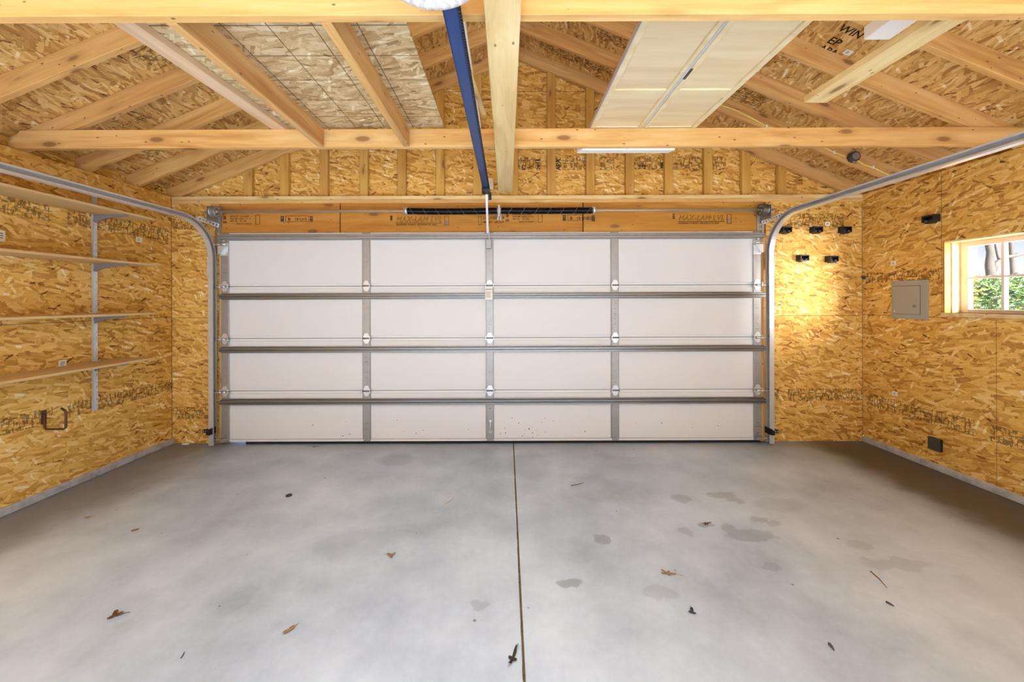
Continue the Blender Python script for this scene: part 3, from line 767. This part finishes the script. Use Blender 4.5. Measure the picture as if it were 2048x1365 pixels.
def perforated(name, parent, p0, p1, width, mat, n, out=(0,-1,0), label=None):
    """flat steel strip with a row of slots, thin and really open"""
    p0, p1 = Vector(p0), Vector(p1); L = (p1-p0).length; mw = frame(p0, p1-p0, out)
    bm = NB(); e = width*.30; t = .0025
    bx(bm, 0, L, -width/2, -width/2+e, -t, 0); bx(bm, 0, L, width/2-e, width/2, -t, 0)
    for i in range(n+1):
        x0 = L*i/(n+.45); bx(bm, max(0,x0-.0), min(L, x0+L/n*.45), -width/2+e, width/2-e, -t, 0)
    bm.transform(mw)
    return part(name, bm, mat, parent, label)
ya = YB-.004
# left angle bracket: upright flag and slanted brace
lbx = atY(437,450,ya).x
perforated('upright_angle', tl, (lbx, ya-.004, 1.95), (lbx, ya-.004, 2.30), .062, 'galvdark', 3)
a, b = atY(395,436,YB-.10), atY(438,452,YB-.03)
perforated('brace_angle', tl, a, b, .042, 'galvdark', 6)
rbx = atY(1522,450,ya).x
perforated('upright_angle', tr_, (rbx-.008, ya-.004, 2.10), (rbx-.008, ya-.004, 2.34), .07, 'galvdark', 5)
a, b = atY(1524,446,YB-.03), atY(1562,430,YB-.10)
perforated('brace_angle', tr_, a, b, .040, 'galvdark', 7)
bm = NB(); bx(bm, lbx-.05, lbx+.035, ya-.012, ya-.008, 2.19, 2.31); part('flag_plate', bm, 'galvdark', tl)

# ------------------------------------------------------------------ torsion shaft
YS = 3.635
zs = lambda px: atY(px, 422.5-(px-430)*.0037, YS).z
zS = 2.326
ts = thing('torsion_shaft', 'steel torsion shaft with two long black springs above the door', 'spring shaft', (0, YS, zS))
xs0, xs1 = atY(411,422,YS).x, atY(1552,418,YS).x
bm = NB(); cyl(bm, (xs0, YS, zS), (xs1, YS, zS), .0127, seg=16); part('shaft', bm, 'chrome', ts)
xa, xb, xc = atY(813,422,YS).x, atY(998,422,YS).x, atY(1188,420,YS).x
for (x0, x1, hand) in ((xa, xb-.02, 1), (xb+.02, xc, -1)):
    pitch = .0072; n = int((x1-x0)/pitch); R = .029; pts = []
    for i in range(n*12+1):
        a = 2*PI*i/12*hand; sag = -.006*math.sin(PI*i/(n*12))*(1 if hand > 0 else .4)
        pts.append((x0+(x1-x0)*i/(n*12), YS+R*math.cos(a), zS+sag+R*math.sin(a)))
    bm = NB(); tube(bm, pts, .0037, 5); sp = part('spring', bm, 'blackoil', ts)
    pts = []; nt = 7
    for i in range(nt*24+1):
        a = 2*PI*i/24*hand+1; sag = -.006*math.sin(PI*i/(nt*24))*(1 if hand > 0 else .4)
        pts.append((x0+.01+(x1-x0-.02)*i/(nt*24), YS+.0325*math.cos(a), zS+sag+.0325*math.sin(a)))
    bm = NB(); tube(bm, pts, .0013, 4); part('paint_stripe', bm, 'inkgrey', sp, 'thin grey painted stripe')
    xe = x0 if hand > 0 else x1
    bm = NB(); lathe(bm, [(.020,-.03), (.030,-.028), (.030,-.012), (.036,-.010), (.036,.010), (.022,.012)], (xe, YS, zS), 'x', 24)
    for a in (.6, 2.4): cyl(bm, (xe-.02, YS+.02*math.cos(a)-.012, zS+.03*math.sin(a)), (xe-.02, YS+.02*math.cos(a)-.03, zS+.034*math.sin(a)), .004, seg=6)
    part('winding_cone', bm, 'galv', ts)
# centre bearing plate
bm = NB(); bx(bm, xb-.006, xb+.006, YS-.034, YB-.004, zS-.066, zS+.052, .002); bx(bm, xb-.022, xb+.022, YB-.008, YB-.004, zS-.066, zS+.052)
lathe(bm, [(.02,-.018), (.034,-.016), (.034,.016), (.02,.018)], (xb, YS, zS), 'x', 20)
for dz in (-.045, .042): cyl(bm, (xb-.014, YS-.028, zS+dz), (xb+.014, YS-.028, zS+dz), .007, seg=8)
part('bearing_plate', bm, 'galv', ts)
# cable drums
for (px, side, mt, lab) in ((430, -1, 'galvdark', None), (1527, 1, 'strut', 'dark weathered drum')):
    x = atY(px, 421, YS).x
    prof = [(.018,-.034), (.052,-.032), (.058,-.026)]
    for i in range(6): prof += [(.054, -.022+i*.008), (.0505, -.018+i*.008)]
    prof += [(.056, .028), (.056, .032), (.048, .034), (.046, .024), (.020, .022), (.020, .038)]
    if side > 0: prof = [(r, -t) for r, t in prof[::-1]]
    bm = NB(); lathe(bm, prof, (x, YS, zS), 'x', 36)
    dr = part('cable_drum', bm, mt, ts, lab)
    for k_ in range(5):
        a = 2*PI*k_/5; bm = NB(); bx(bm, x-side*.030, x-side*.024, YS+.034*math.cos(a)-.004, YS+.034*math.cos(a)+.004, zS+.034*math.sin(a)-.004, zS+.034*math.sin(a)+.004)
        part('drum_bolt', bm, 'chrome', dr)
    # end plate behind the drum and the lift cable down beside the door
    xp = x+side*.045
    bm = NB(); bx(bm, xp-.003, xp+.003, YS-.045, YB-.002, zS-.09, zS+.045); lathe(bm, [(.012,-.008), (.026,-.007), (.026,.007), (.012,.008)], (xp, YS, zS), 'x', 16); part('end_plate', bm, 'galvdark', ts)
    bm = NB(); tube(bm, [(x+side*.01, YS+.02, zS-.05), (x+side*.02, YD-.008, zS-.4), (x+side*.028, YD-.022, .10)], .0018, 6); part('lift_cable', bm, 'galvdark', ts)

# ------------------------------------------------------------------ door opener
op = thing('garage_door_opener', 'garage door opener with blue rail and round white light cover', 'door opener', (-.22, 1.0, 2.38))
bm = NB()
prof = [(.02,-.0)]
cx, cy = -.222, 1.030; Rr = .172
# ribbed white lens: dome with ridges running front to back
rings = []; seg = 240
for (rr, z) in ((1.0, 2.458), (1.0, 2.418), (.985, 2.393), (.955, 2.379), (.93, 2.376), (.86, 2.3695), (.845, 2.3685), (.78, 2.364), (.5, 2.358), (.15, 2.356)):
    ring = []
    for j in range(seg):
        a = 2*PI*j/seg; x = cx+Rr*rr*math.cos(a); y = cy+Rr*rr*math.sin(a)
        rib = .006*abs(math.sin((x-cx)/Rr*PI*6.5)) if .12 < rr < .85 else 0
        ring.append(bm.verts.new((x, y, z + rib - (.006 if .12 < rr < .85 else 0))))
    rings.append(ring)
for i in range(len(rings)-1):
    for j in range(seg): bm.faces.new([rings[i][j], rings[i][(j+1)%seg], rings[i+1][(j+1)%seg], rings[i+1][j]])
bm.faces.new(rings[0]); bm.faces.new(rings[-1][::-1])
part('light_cover', bm, 'whiteplastic', op)
bm = NB(); lathe(bm, [(.115,0), (.12,.02), (.12,.10), (.105,.12)], (cx-.02, cy-.05, 2.458), 'z', 48); part('motor_housing', bm, 'darkgrey', op)
bm = NB(); 
for sx_ in (-1, 1): bx(bm, cx+sx_*.12-.015, cx+sx_*.12+.015, cy-.01, cy-.006, 2.56, 3.0)
part('hanger_strap', bm, 'galvdark', op)
# rail
ra, rb = Vector((atY(898,12,1.215).x, 1.10, 2.425)), Vector((-.190, 3.49, 2.470))
mw = frame(ra, rb-ra, (0,0,1)); L = (rb-ra).length
bm = NB(); bx(bm, 0, L, -.0265, .0265, -.012, -.008, .001); bx(bm, 0, L, -.009, .009, -.008, .028); bx(bm, 0, L, -.0265, -.022, -.012, .004); bx(bm, 0, L, .022, .0265, -.012, .004)
bm.transform(mw); part('rail', bm, 'blue', op)
bm = NB(); n = 150
for i in range(n):
    x0 = L*i/n; bx(bm, x0, x0+L/n*.62, -.036, -.028, -.010, .002); bx(bm, x0+L/n*.5, x0+L/n*1.05, -.033, -.030, -.006, -.002)
bm.transform(mw); part('drive_chain', bm, 'black', op)
# rail end, header bracket, trolley and arm
bm = NB(); bx(bm, L-.10, L+.02, -.030, .030, -.018, .030, .004); bm.transform(mw); part('rail_end', bm, 'black', op)
bm = NB(); p = atY(981, 369, GS0); bx(bm, p.x-.032, p.x+.032, GS0-.022, GS0-.004, p.z-.055, p.z+.06, .003); bx(bm, p.x-.03, p.x-.026, 3.50, GS0-.02, p.z-.05, p.z+.01); cyl(bm, (p.x, GS0-.03, p.z+.02), (p.x, GS0-.02, p.z+.02), .009, seg=8); part('header_bracket', bm, 'galv', op)
bm = NB(); bx(bm, -.222, -.150, 3.30, 3.42, 2.425, 2.452, .004); bx(bm, -.166, -.140, 3.36, 3.41, 2.37, 2.43, .003); part('trolley', bm, 'black', op)
a1, a2, a3 = Vector((-.186, 3.42, 2.43)), Vector((-.188, 3.615, 2.10)), Vector((-.178, 3.665, 2.00))
bm = NB(); m2 = frame(a1, a2-a1, (1,0,0)); bx(bm, 0, (a2-a1).length, -.004, .004, -.010, .010); bm.transform(m2)
b2 = NB(); m3 = frame(a2, a3-a2, (1,0,0)); bx(b2, -.06, (a3-a2).length, -.004, .004, .004, .020); b2.transform(m3)
part('door_arm', bm, 'chrome', op); part('door_arm', b2, 'galvdark', op)
bm = NB(); bx(bm, -.205, -.155, YD-.060, YD-.013, 1.955, 2.045, .003); part('door_bracket', bm, 'galvdark', op)
bm = NB(); cyl(bm, (a3.x-.03, a3.y-.01, a3.z+.02), (a3.x+.03, a3.y-.01, a3.z+.02), .006, seg=8); part('clevis_pin', bm, 'chrome', op)
# ------------------------------------------------------------------ left wall fittings
SY = 3.03
st = thing('shelf_standard', 'upright slotted steel shelf standard on the left wall with grey brackets', 'shelf standard', (XL, SY, .55))
za, zb = .545, 2.37
bm = NB()
bx(bm, XL+.001, XL+.004, SY-.014, SY+.014, za, zb); bx(bm, XL+.001, XL+.016, SY-.016, SY-.013, za, zb); bx(bm, XL+.001, XL+.016, SY+.013, SY+.016, za, zb)
n = 36
for i in range(n):
    z0 = za+(zb-za)*i/n; bx(bm, XL+.013, XL+.016, SY-.014, SY+.014, z0, z0+(zb-za)/n*.62)
part('upright', bm, 'galv', st)
SHZ = [(.931, 'lowest shelf on the left wall, seen from above'), (1.325, 'third shelf down on the left wall, near eye level'), (1.752, 'second shelf down on the left wall'), (2.155, 'top shelf on the left wall, behind the door track')]
XF = XL+.30
for z, lab in SHZ:
    bm = NB(); prism(bm, [(XL+.012, z), (XL+.28, z), (XL+.28, z-.010), (XL+.10, z-.030), (XL+.016, z-.062), (XL+.012, z-.062)], SY-.009, SY+.009, 'y'); part('shelf_bracket', bm, 'bracket', st)
    bm = NB(); bx(bm, 0, 1.75, -.149, .141, 0, .018, .0015)
    o = obj('wall_shelf', bm, 'shelf', None, frame((XF-.142, 3.25, z+.001), (0,-1,0), (0,0,1)))
    tag(o, lab, 'shelf', 'shelves on the left wall')
# steel utility hook
hk = thing('utility_hook', 'brown square steel hook screwed to the left wall below the shelves', 'hook', (XL, 2.70, .5))
p = atX(85, 835, XL); hy = 2.70
bm = NB(); zt = atY(62, 832, hy).z; zl = atY(62, 859, hy).z; z2 = atY(108, 824, hy).z
pts = [(XL+.004, hy, zt+.02), (XL+.010, hy, zl+.012), (XL+.022, hy, zl), (XL+.150, hy, zl), (XL+.164, hy, zl+.012), (XL+.166, hy, z2-.004), (XL+.156, hy, z2+.010), (XL+.128, hy+.004, z2+.024)]
tube(bm, pts, .0075, 8); part('bar', bm, 'brownmetal', hk)
bm = NB(); bx(bm, XL+.0005, XL+.004, hy-.016, hy+.016, zt-.06, zt+.04); cyl(bm, (XL+.004, hy, zt-.03), (XL+.009, hy, zt-.03), .006, seg=8); part('mounting_plate', bm, 'brownmetal', hk)

# ------------------------------------------------------------------ right side fittings
def clip(o, r, u, n, lab):
    """small black spring clip: back plate, side cheeks and two curved grip pads"""
    o = Vector(o); mw = frame(o, r, u)   # x right, z up, y = u x r -> into the wall
    t = thing('tool_clip', lab, 'tool clip', o, 'black tool clips'); 
    def P(nm, bm, mt): bm.transform(mw); return part(nm, bm, mt, t)
    s = -1 if (mw.to_3x3() @ Vector((0,1,0))).dot(Vector(n)) > 0 else 1
    def yb(a, b_): return (min(-s*a, -s*b_), max(-s*a, -s*b_))
    bm = NB(); y0, y1 = yb(-.002, .008); bx(bm, -.048, .048, y0, y1, -.030, .032, .003); P('back_plate', bm, 'black')
    bm = NB(); y0, y1 = yb(.006, .058); bx(bm, -.046, -.036, y0, y1, -.026, .028, .004); bx(bm, .036, .046, y0, y1, -.026, .028, .004); bx(bm, -.046, .046, y0, y1, .018, .030, .004); P('housing', bm, 'black')
    for sx_ in (-1, 1):
        bm = NB(); cyl(bm, (sx_*.024, -s*.020, -.022), (sx_*.020, -s*.050, -.018), .014, .011, 12); P('grip_roller', bm, 'darkgrey')
    bm = NB(); prism(bm, [(-.036, -.026), (.036, -.026), (.020, -.040), (-.020, -.040)], *yb(.004, .048), 'y'); P('lip', bm, 'black')
    return t
cl = [(1567,461,'upper left black tool clip beside the right door track'), (1628,461,'upper middle black tool clip right of the garage door'), (1685,461,'upper right black tool clip, in the shaded corner strip'),
      (1601,517,'lower left black tool clip right of the garage door'), (1659,519,'lower right black tool clip right of the garage door')]
for px, py, lab in cl: clip(atY(px, py, YB), (1,0,0), (0,0,1), (0,-1,0), lab)
clip(atX(1868, 438, XR), (0,-1,0), (0,0,1), (-1,0,0), 'lone black tool clip high on the right wall above the electrical panel')
# electrical panel
y0, y1 = atX(1858, 600, XR).y, atX(1785, 600, XR).y; z1 = atX(1785, 563, XR).z; z0 = atX(1785, 637, XR).z
ep = thing('electrical_panel', 'grey metal electrical panel cover flush on the right wall beside the window', 'electrical panel', (XR, (y0+y1)/2, z0))
bm = NB(); bx(bm, XR-.010, XR+.002, y0, y1, z0, z1, .003)
for (yy, zz) in ((y0+.02, z0+.02), (y1-.02, z0+.02), (y0+.02, z1-.02), (y1-.02, z1-.02)): cyl(bm, (XR-.013, yy, zz), (XR-.009, yy, zz), .005, seg=8)
part('cover', bm, 'grey', ep)
bm = NB(); bx(bm, XR-.016, XR-.009, y0+.06, y1-.018, z0+.045, z1-.05, .002); dr = part('panel_door', bm, 'grey', ep)
bm = NB(); bx(bm, XR-.0106, XR-.0095, y0+.057, y1-.015, z0+.042, z1-.047); part('door_gap', bm, 'darkgrey', ep)
bm = NB(); bx(bm, XR-.0185, XR-.015, y0+.088, y0+.112, z0+.105, z0+.130, .003); part('latch', bm, 'bracket', dr)
bm = NB(); bx(bm, XR-.0165, XR-.0158, y1-.036, y1-.028, z0+.062, z0+.072); part('label', bm, 'paper', dr)
# dark outlet cover low on the wall
y0, y1 = atX(1879, 890, XR-.03).y, atX(1855, 890, XR-.03).y; z1 = atX(1855, 873, XR-.03).z; z0 = atX(1855, 897, XR-.03).z
oc = thing('outlet_box', 'dark grey covered outlet box low on the right wall near the floor', 'outlet cover', (XR, (y0+y1)/2, z0))
bm = NB(); bx(bm, XR-.025, XR-.0005, y0, y1, z0, z1, .002); part('box', bm, 'black', oc)
bm = NB(); bx(bm, XR-.029, XR-.025, y0-.001, y1+.001, z0-.001, z1+.001, .002); part('cover_plate', bm, 'darkgrey', oc)
# small metal staple plate by the corner
p = atX(1729, 556, XR); bm = NB(); bx(bm, XR-.012, XR+.002, p.y-.014, p.y+.014, p.z-.016, p.z+.010, .003); cyl(bm, (XR-.03, p.y, p.z+.012), (XR-.0005, p.y, p.z+.012), .008, seg=10)
o = obj('eye_screw', bm, 'darkgrey'); tag(o, 'small dark metal eye screw on the right wall at the back corner', 'eye screw')

# door safety sensors
for (px, side, lab) in ((417, -1, 'black safety sensor bracket low beside the left door track'), (1546, 1, 'black safety sensor bracket low beside the right door track')):
    c0 = atY(px, 862, 3.66); x = c0.x; z = c0.z
    t = thing('safety_sensor', lab, 'safety sensor', (x, 3.66, z), 'door safety sensors')
    bm = NB(); prism(bm, [(x-.055, z-.018), (x+.055, z-.022), (x+.055, z+.026), (x-.055, z+.012)] if side < 0 else [(x-.055, z-.022), (x+.055, z-.018), (x+.055, z+.012), (x-.055, z+.026)], 3.655, 3.66, 'y')
    bx(bm, x-.05*side-.004, x-.05*side+.004, 3.60, 3.70, z-.028, z+.032); part('bracket', bm, 'black', t)
    bm = NB(); bx(bm, x-side*.035-.014, x-side*.035+.014, 3.60, 3.654, z-.026, z+.018, .004); part('sensor_eye', bm, 'black', t)
    bm = NB()
    for q in (.020, .042): cyl(bm, (x+side*q, 3.650, z-.004), (x+side*q, 3.6545, z-.004), .005, seg=8)
    part('screw', bm, 'chrome', t)
    bm = NB(); e = x+side*.05; tube(bm, [(e, 3.665, z+.012), (e-side*.03, 3.70, z+.045), (e-side*.075, 3.725, z+.075)], .0025, 6); part('wire', bm, 'paper', t, 'thin white wire')

# white maker's stickers on the boards
def sticker(o, r, u, wd, ht, lab):
    mw = frame(o, r, u); sgn = (mw.to_3x3() @ Vector((0,1,0)))
    # outward is towards the room
    inw = (Vector((0,1.2,1.6)) - Vector(o)).dot(sgn) > 0
    q = 1 if inw else -1
    bm = NB(); a, b_ = sorted((-q*.002, q*.0014)); bx(bm, -wd/2, wd/2, a, b_, -ht/2, ht/2); bm.transform(mw)
    so = obj('sticker', bm, 'paper'); tag(so, lab, 'sticker', 'small white stickers on the strand board')
    bm = NB(); a, b_ = sorted((q*.0014, q*.0019))
    for i in range(3): bx(bm, -wd*.28, wd*(.05+.25*random.random()), a, b_, ht*(.18-.2*i), ht*(.28-.2*i))
    bm.transform(mw); part('printed_lines', bm, 'inkgrey', so)
sticker(atX(125,728,XL), (0,1,0), Z_, .050, .055, 'white sticker on the left wall just above the lowest shelf')
sticker(atX(278,480,XL), (0,1,0), Z_, .055, .042, 'white sticker on the left wall right of the shelf standard')
sticker(atX(2,472,XL), (0,1,0), Z_, .04, .075, 'white sticker cut by the left edge of the photo')
sticker(atY(1655,448,YB), (1,0,0), Z_, .050, .042, 'pale sticker on the back wall above the black tool clips')
sticker(atX(1787,527,XR), (0,-1,0), Z_, .048, .040, 'white sticker on the right wall above the electrical panel')
sticker(atX(1790,788,XR), (0,-1,0), Z_, .048, .036, 'white sticker on the right wall below the electrical panel')
sticker(roof_pt(1696,105), dn, (0,-1,0), .050, .040, 'white sticker under the right roof slope beside the black stamp')

# junction box and cable on a right rafter
jy = RY[1]-.019
jp = atY(1703, 316, jy)
jb = thing('junction_box', 'round dark junction box on a right rafter with yellow cable', 'junction box', (jp.x, jy, jp.z))
bm = NB(); lathe(bm, [(.044,-.045), (.048,-.040), (.048,-.002), (.044,-.001)], (jp.x, jy, jp.z), 'y', 8); part('box', bm, 'darkgrey', jb)
bm = NB(); lathe(bm, [(.030,-.004), (.034,0)], (jp.x, jy-.045, jp.z), 'y', 16); cyl(bm, (jp.x-.012, jy-.035, jp.z-.052), (jp.x+.016, jy-.02, jp.z-.050), .011, seg=10); part('cover', bm, 'galvdark', jb)
def raf(px, py): return atY(px, py, jy-.005)
for k_, pts in enumerate(([(1430,206),(1475,222),(1510,240),(1535,254),(1580,262),(1640,290),(1670,306),(1690,313)], [(1714,320),(1728,330),(1748,336),(1768,346),(1790,356)])):
    bm = NB(); tube(bm, [raf(*q) for q in pts], .006, 6); cb = part('cable', bm, 'yellowcable', jb)
    for q in ((1533,253),(1668,305)) if k_ == 0 else ((1746,335),):
        bm = NB(); s0 = raf(*q); bx(bm, s0.x-.008, s0.x+.008, jy-.012, jy-.0005, s0.z-.014, s0.z+.014, .002)
        part('staple', bm, 'paper', cb)

# ------------------------------------------------------------------ litter on the floor
def leaf(px, py, size, rot, mat, lab, lobes=5, curl=.2):
    p = atZ(px, py, .002); bm = NB(); n = 40; top = []
    c0 = bm.verts.new((0,0,.006)); 
    for i in range(n):
        a = 2*PI*i/n; r = size*(.55+.45*math.cos(lobes*a)*.6)*(1-.35*abs(math.sin(a)))
        r = max(r, size*.18); x, y = r*math.cos(a)*1.25, r*math.sin(a)*(.8 if lobes > 3 else 1.5)
        top.append(bm.verts.new((x, y, .003+curl*(x*x+y*y)/size*.9*(.4+.6*random.random()))))
    fc = [bm.faces.new([c0, top[i], top[(i+1)%n]]) for i in range(n)]
    bmesh.ops.solidify(bm, geom=bm.faces[:], thickness=.0015)
    tube(bm, [(size*.8,0,.004), (size*1.2,size*.08,.004), (size*1.65,size*.1,.003)], .0012, 5)
    bm.transform(Matrix.Translation(p) @ Matrix.Rotation(rot, 4, 'Z'))
    o = obj('dead_leaf', bm, mat); tag(o, lab, 'leaf', 'dead leaves on the garage floor')
leaf(230,1232,.034,.2,'leafdry','rounded brown leaf lying alone on the left of the floor',3,.4)
leaf(1025,1320,.042,1.15,'leafgrey','curled grey leaf close beside the floor joint near the camera',4,.7)
leaf(1335,1148,.045,-.3,'leaftan','tan leaf with a long stalk right of the floor joint',5,.3)
leaf(783,1112,.030,2.9,'leaftan','pale tan leaf left of the floor joint, mid floor',3,.2)
leaf(578,1262,.024,.9,'leaftan','small tan leaf sliver between brown leaf and the floor joint',2,.2)
leaf(1412,1049,.030,.3,'leafdry','small dark leaf among the damp spots right of the joint',5,.3)
leaf(175,1036,.022,.3,'leaftan','small yellow leaf near the left wall curb',5,.3)
leaf(1384,1226,.022,1.2,'leafgrey','tiny curled grey leaf right of the tan leaf with a long stalk',3,.5)
leaf(629,895,.03,.2,'leafdry','small brown leaf near the bottom of the garage door, left half',4,.3)
def stick(px0, py0, px1, py1, r, mat, lab):
    a, b_ = atZ(px0, py0, r), atZ(px1, py1, r); m_ = (a+b_)/2; m_.x += (b_-a).length*.06
    bm = NB(); tube(bm, [a, m_, b_], [r, r*.9, r*.4], 6); o = obj('twig', bm, mat); tag(o, lab, 'twig', 'twigs on the garage floor')
stick(1658,1288,1668,1301,.006,'leafgrey','short grey twig on the right front of the floor')
stick(1741,1143,1774,1177,.003,'leafdry','long thin twig on the right of the floor')
stick(1772,1204,1788,1213,.005,'leafgrey','stubby dark twig below the long thin twig on the right')
stick(263,1062,278,1058,.005,'leafdry','short brown twig on the left of the floor')
stick(1142,972,1167,966,.0025,'leafgrey','curved thin twig right of the joint near the door')
stick(362,1317,369,1304,.0025,'leafgrey','thin dark twig at the left front of the floor')
stick(890,1009,907,996,.002,'leaftan','fine straw left of the joint near the door')
bm = NB(); p = atZ(578, 992, 0); cyl(bm, (p.x, p.y, .0005), (p.x, p.y, .006), .022, .020, 20); o = obj('black_disc', bm, 'black'); tag(o, 'small flat black disc lying on the left half of the floor', 'disc')
bm = NB(); p = atZ(372, 890, 0); bx(bm, p.x-.035, p.x+.03, p.y-.012, p.y+.008, .0005, .014, .004); o = obj('paint_chip', bm, 'offwhite'); tag(o, 'white chip on the floor at the foot of the back left corner', 'chip')

# ------------------------------------------------------------------ seen through the window
def shrub(x, y, z0, rx, ry, h, n, lab):
    bm = NB()
    for i in range(n):
        a = random.uniform(0, 2*PI); t = random.random(); zz = z0+h*t; rr = math.sqrt(random.random())*(1-.35*t*t)
        q = Vector((x+rx*rr*math.cos(a), y+ry*rr*math.sin(a), zz)); s = random.uniform(.05,.10)
        d = Vector((random.gauss(0,1), random.gauss(0,1), random.gauss(0,.7))).normalized(); e = d.orthogonal().normalized()
        vs = [bm.verts.new(q), bm.verts.new(q+d*s*.5+e*s*.28), bm.verts.new(q+d*s), bm.verts.new(q+d*s*.5-e*s*.28)]
        bm.faces.new(vs)
    fo = None
    t = thing('hedge_shrub', lab, 'shrub', (x, y, z0), 'shrubs outside the window')
    part('foliage', bm, 'leaf', t)
    bm = NB()
    for k_ in range(5):
        a = 2*PI*k_/5; tube(bm, [(x+.04*math.cos(a), y+.04*math.sin(a), z0), (x+rx*.3*math.cos(a), y+ry*.3*math.sin(a), z0+h*.4), (x+rx*.5*math.cos(a), y+ry*.5*math.sin(a), z0+h*.8)], [.02,.014,.006], 6)
    part('stem', bm, 'bark', t)
shrub(7.0, 5.3, -.03, .68, .66, 1.78, 2600, 'bright green shrub seen through the left window panes')
shrub(8.75, 6.1, -.03, .95, .8, 1.80, 2600, 'bright green shrub seen through the right window panes')
shrub(5.85, 4.0, -.03, .5, .5, 1.72, 1800, 'yellow green shrub nearest the window outside')
shrub(10.4, 8.1, -.03, 1.2, 1.0, 2.0, 2400, 'pale green shrub behind the others outside the window')
t = thing('forked_tree', 'forked bare tree trunk seen through the upper left window pane', 'tree', (13, 10, 0))
def P_(px, py, Y=10.0): return atY(px, py, Y)
bm = NB(); b0 = P_(1985,560); tube(bm, [(b0.x, 10, -.03), (b0.x, 10, 1.2), b0, P_(1979,530), P_(1981,505), P_(1977,488), P_(1970,455)], [.15,.14,.11,.085,.075,.07,.06], 10); part('trunk', bm, 'bark', t)
bm = NB(); tube(bm, [P_(1984,548), P_(1992,528), P_(2002,520), P_(2014,514), P_(2030,512), P_(2060,505)], [.07,.06,.05,.045,.04,.03], 8); part('branch', bm, 'bark', t)
bm = NB(); tube(bm, [P_(2000,521), P_(1996,512), P_(1992,494), P_(1990,470)], [.04,.03,.025,.02], 8); part('branch', bm, 'bark', t)
t = thing('slender_tree', 'slender pale tree trunk with a side branch, seen through the right window panes', 'tree', (16.4, 12, 0))
bm = NB(); b0 = P_(2028,555,12); tube(bm, [(b0.x, 12, -.03), (b0.x, 12, 1.0), b0, P_(2026,535,12), P_(2024,510,12), P_(2022,480,12), P_(2024,450,12)], [.10,.09,.08,.065,.06,.055,.05], 10); part('trunk', bm, 'bark', t)
bm = NB(); tube(bm, [P_(2022,516,12), P_(2034,509,12), P_(2048,506,12), P_(2070,500,12)], [.055,.05,.04,.03], 8); part('branch', bm, 'bark', t)

# ------------------------------------------------------------------ light
wd = bpy.data.worlds.new('sky'); SC.world = wd; wd.use_nodes = True; nt = wd.node_tree; nt.nodes.clear()
tc = nt.nodes.new('ShaderNodeTexCoord'); sx_ = nt.nodes.new('ShaderNodeSeparateXYZ'); nt.links.new(tc.outputs['Generated'], sx_.inputs[0])
rp = nt.nodes.new('ShaderNodeValToRGB'); nt.links.new(sx_.outputs[2], rp.inputs[0]); e = rp.color_ramp.elements
e[0].position = 0.0; e[0].color = (1,1,1,1); e[1].position = .5; e[1].color = (.30,.48,.95,1)
m1 = e.new(.03); m1.color = (.95,.97,1,1); m2 = e.new(.13); m2.color = (.42,.58,.98,1)
bg = nt.nodes.new('ShaderNodeBackground'); nt.links.new(rp.outputs[0], bg.inputs[0]); bg.inputs[1].default_value = 1.15
ow = nt.nodes.new('ShaderNodeOutputWorld'); nt.links.new(bg.outputs[0], ow.inputs[0])

def area(name, loc, target, sx, sy, power, col=(1,1,1)):
    l = bpy.data.lights.new(name, 'AREA'); l.shape = 'RECTANGLE'; l.size = sx; l.size_y = sy; l.energy = power; l.color = col
    o = bpy.data.objects.new(name, l); COL.objects.link(o); o.location = loc
    o.rotation_euler = (Vector(target)-Vector(loc)).to_track_quat('-Z', 'Y').to_euler(); return o
# area light filling the added doorway, standing in for daylight from behind
area('doorway_fill', (.1, YF-.02, 1.15), (-.6, 3, 1.0), 5.8, 2.3, 34, (.80,.90,1))
# added cool fill light overhead behind the camera, to brighten the floor
area('overhead_fill', (-.9, -.4, 2.42), (-.95, -.35, 0), 4.0, .5, 104, (.76,.88,1))
# daylight reaching the side window from the bright yard behind and to the right
yl = area('yard_daylight', (5.75, -1.8, 1.9), (3.65, 2.67, 1.55), 3.8, 3.5, 2400, (1,.97,.93)); yl.data.spread = math.radians(110)
# the sun comes low through the doorway and falls on the floor behind the camera
l = bpy.data.lights.new('sun', 'SUN'); l.energy = 44; l.angle = math.radians(1.5); l.color = (.90,.95,1)
o = bpy.data.objects.new('sun', l); COL.objects.link(o); o.rotation_euler = Vector((-.12, .75, -.55)).to_track_quat('-Z', 'Y').to_euler()

vs = SC.view_settings; SC.display_settings.display_device = 'sRGB'
vs.view_transform = 'Standard'; vs.look = 'None'; vs.gamma = 1.0; vs.exposure = 0.10; vs.use_curve_mapping = False
SC.cycles.use_denoising = True
SC.cycles.max_bounces = 8; SC.cycles.diffuse_bounces = 5; SC.cycles.use_adaptive_sampling = True; SC.cycles.adaptive_threshold = .025; SC.cycles.transparent_max_bounces = 8
SC.cycles.caustics_reflective = False; SC.cycles.caustics_refractive = False; SC.cycles.sample_clamp_indirect = 8
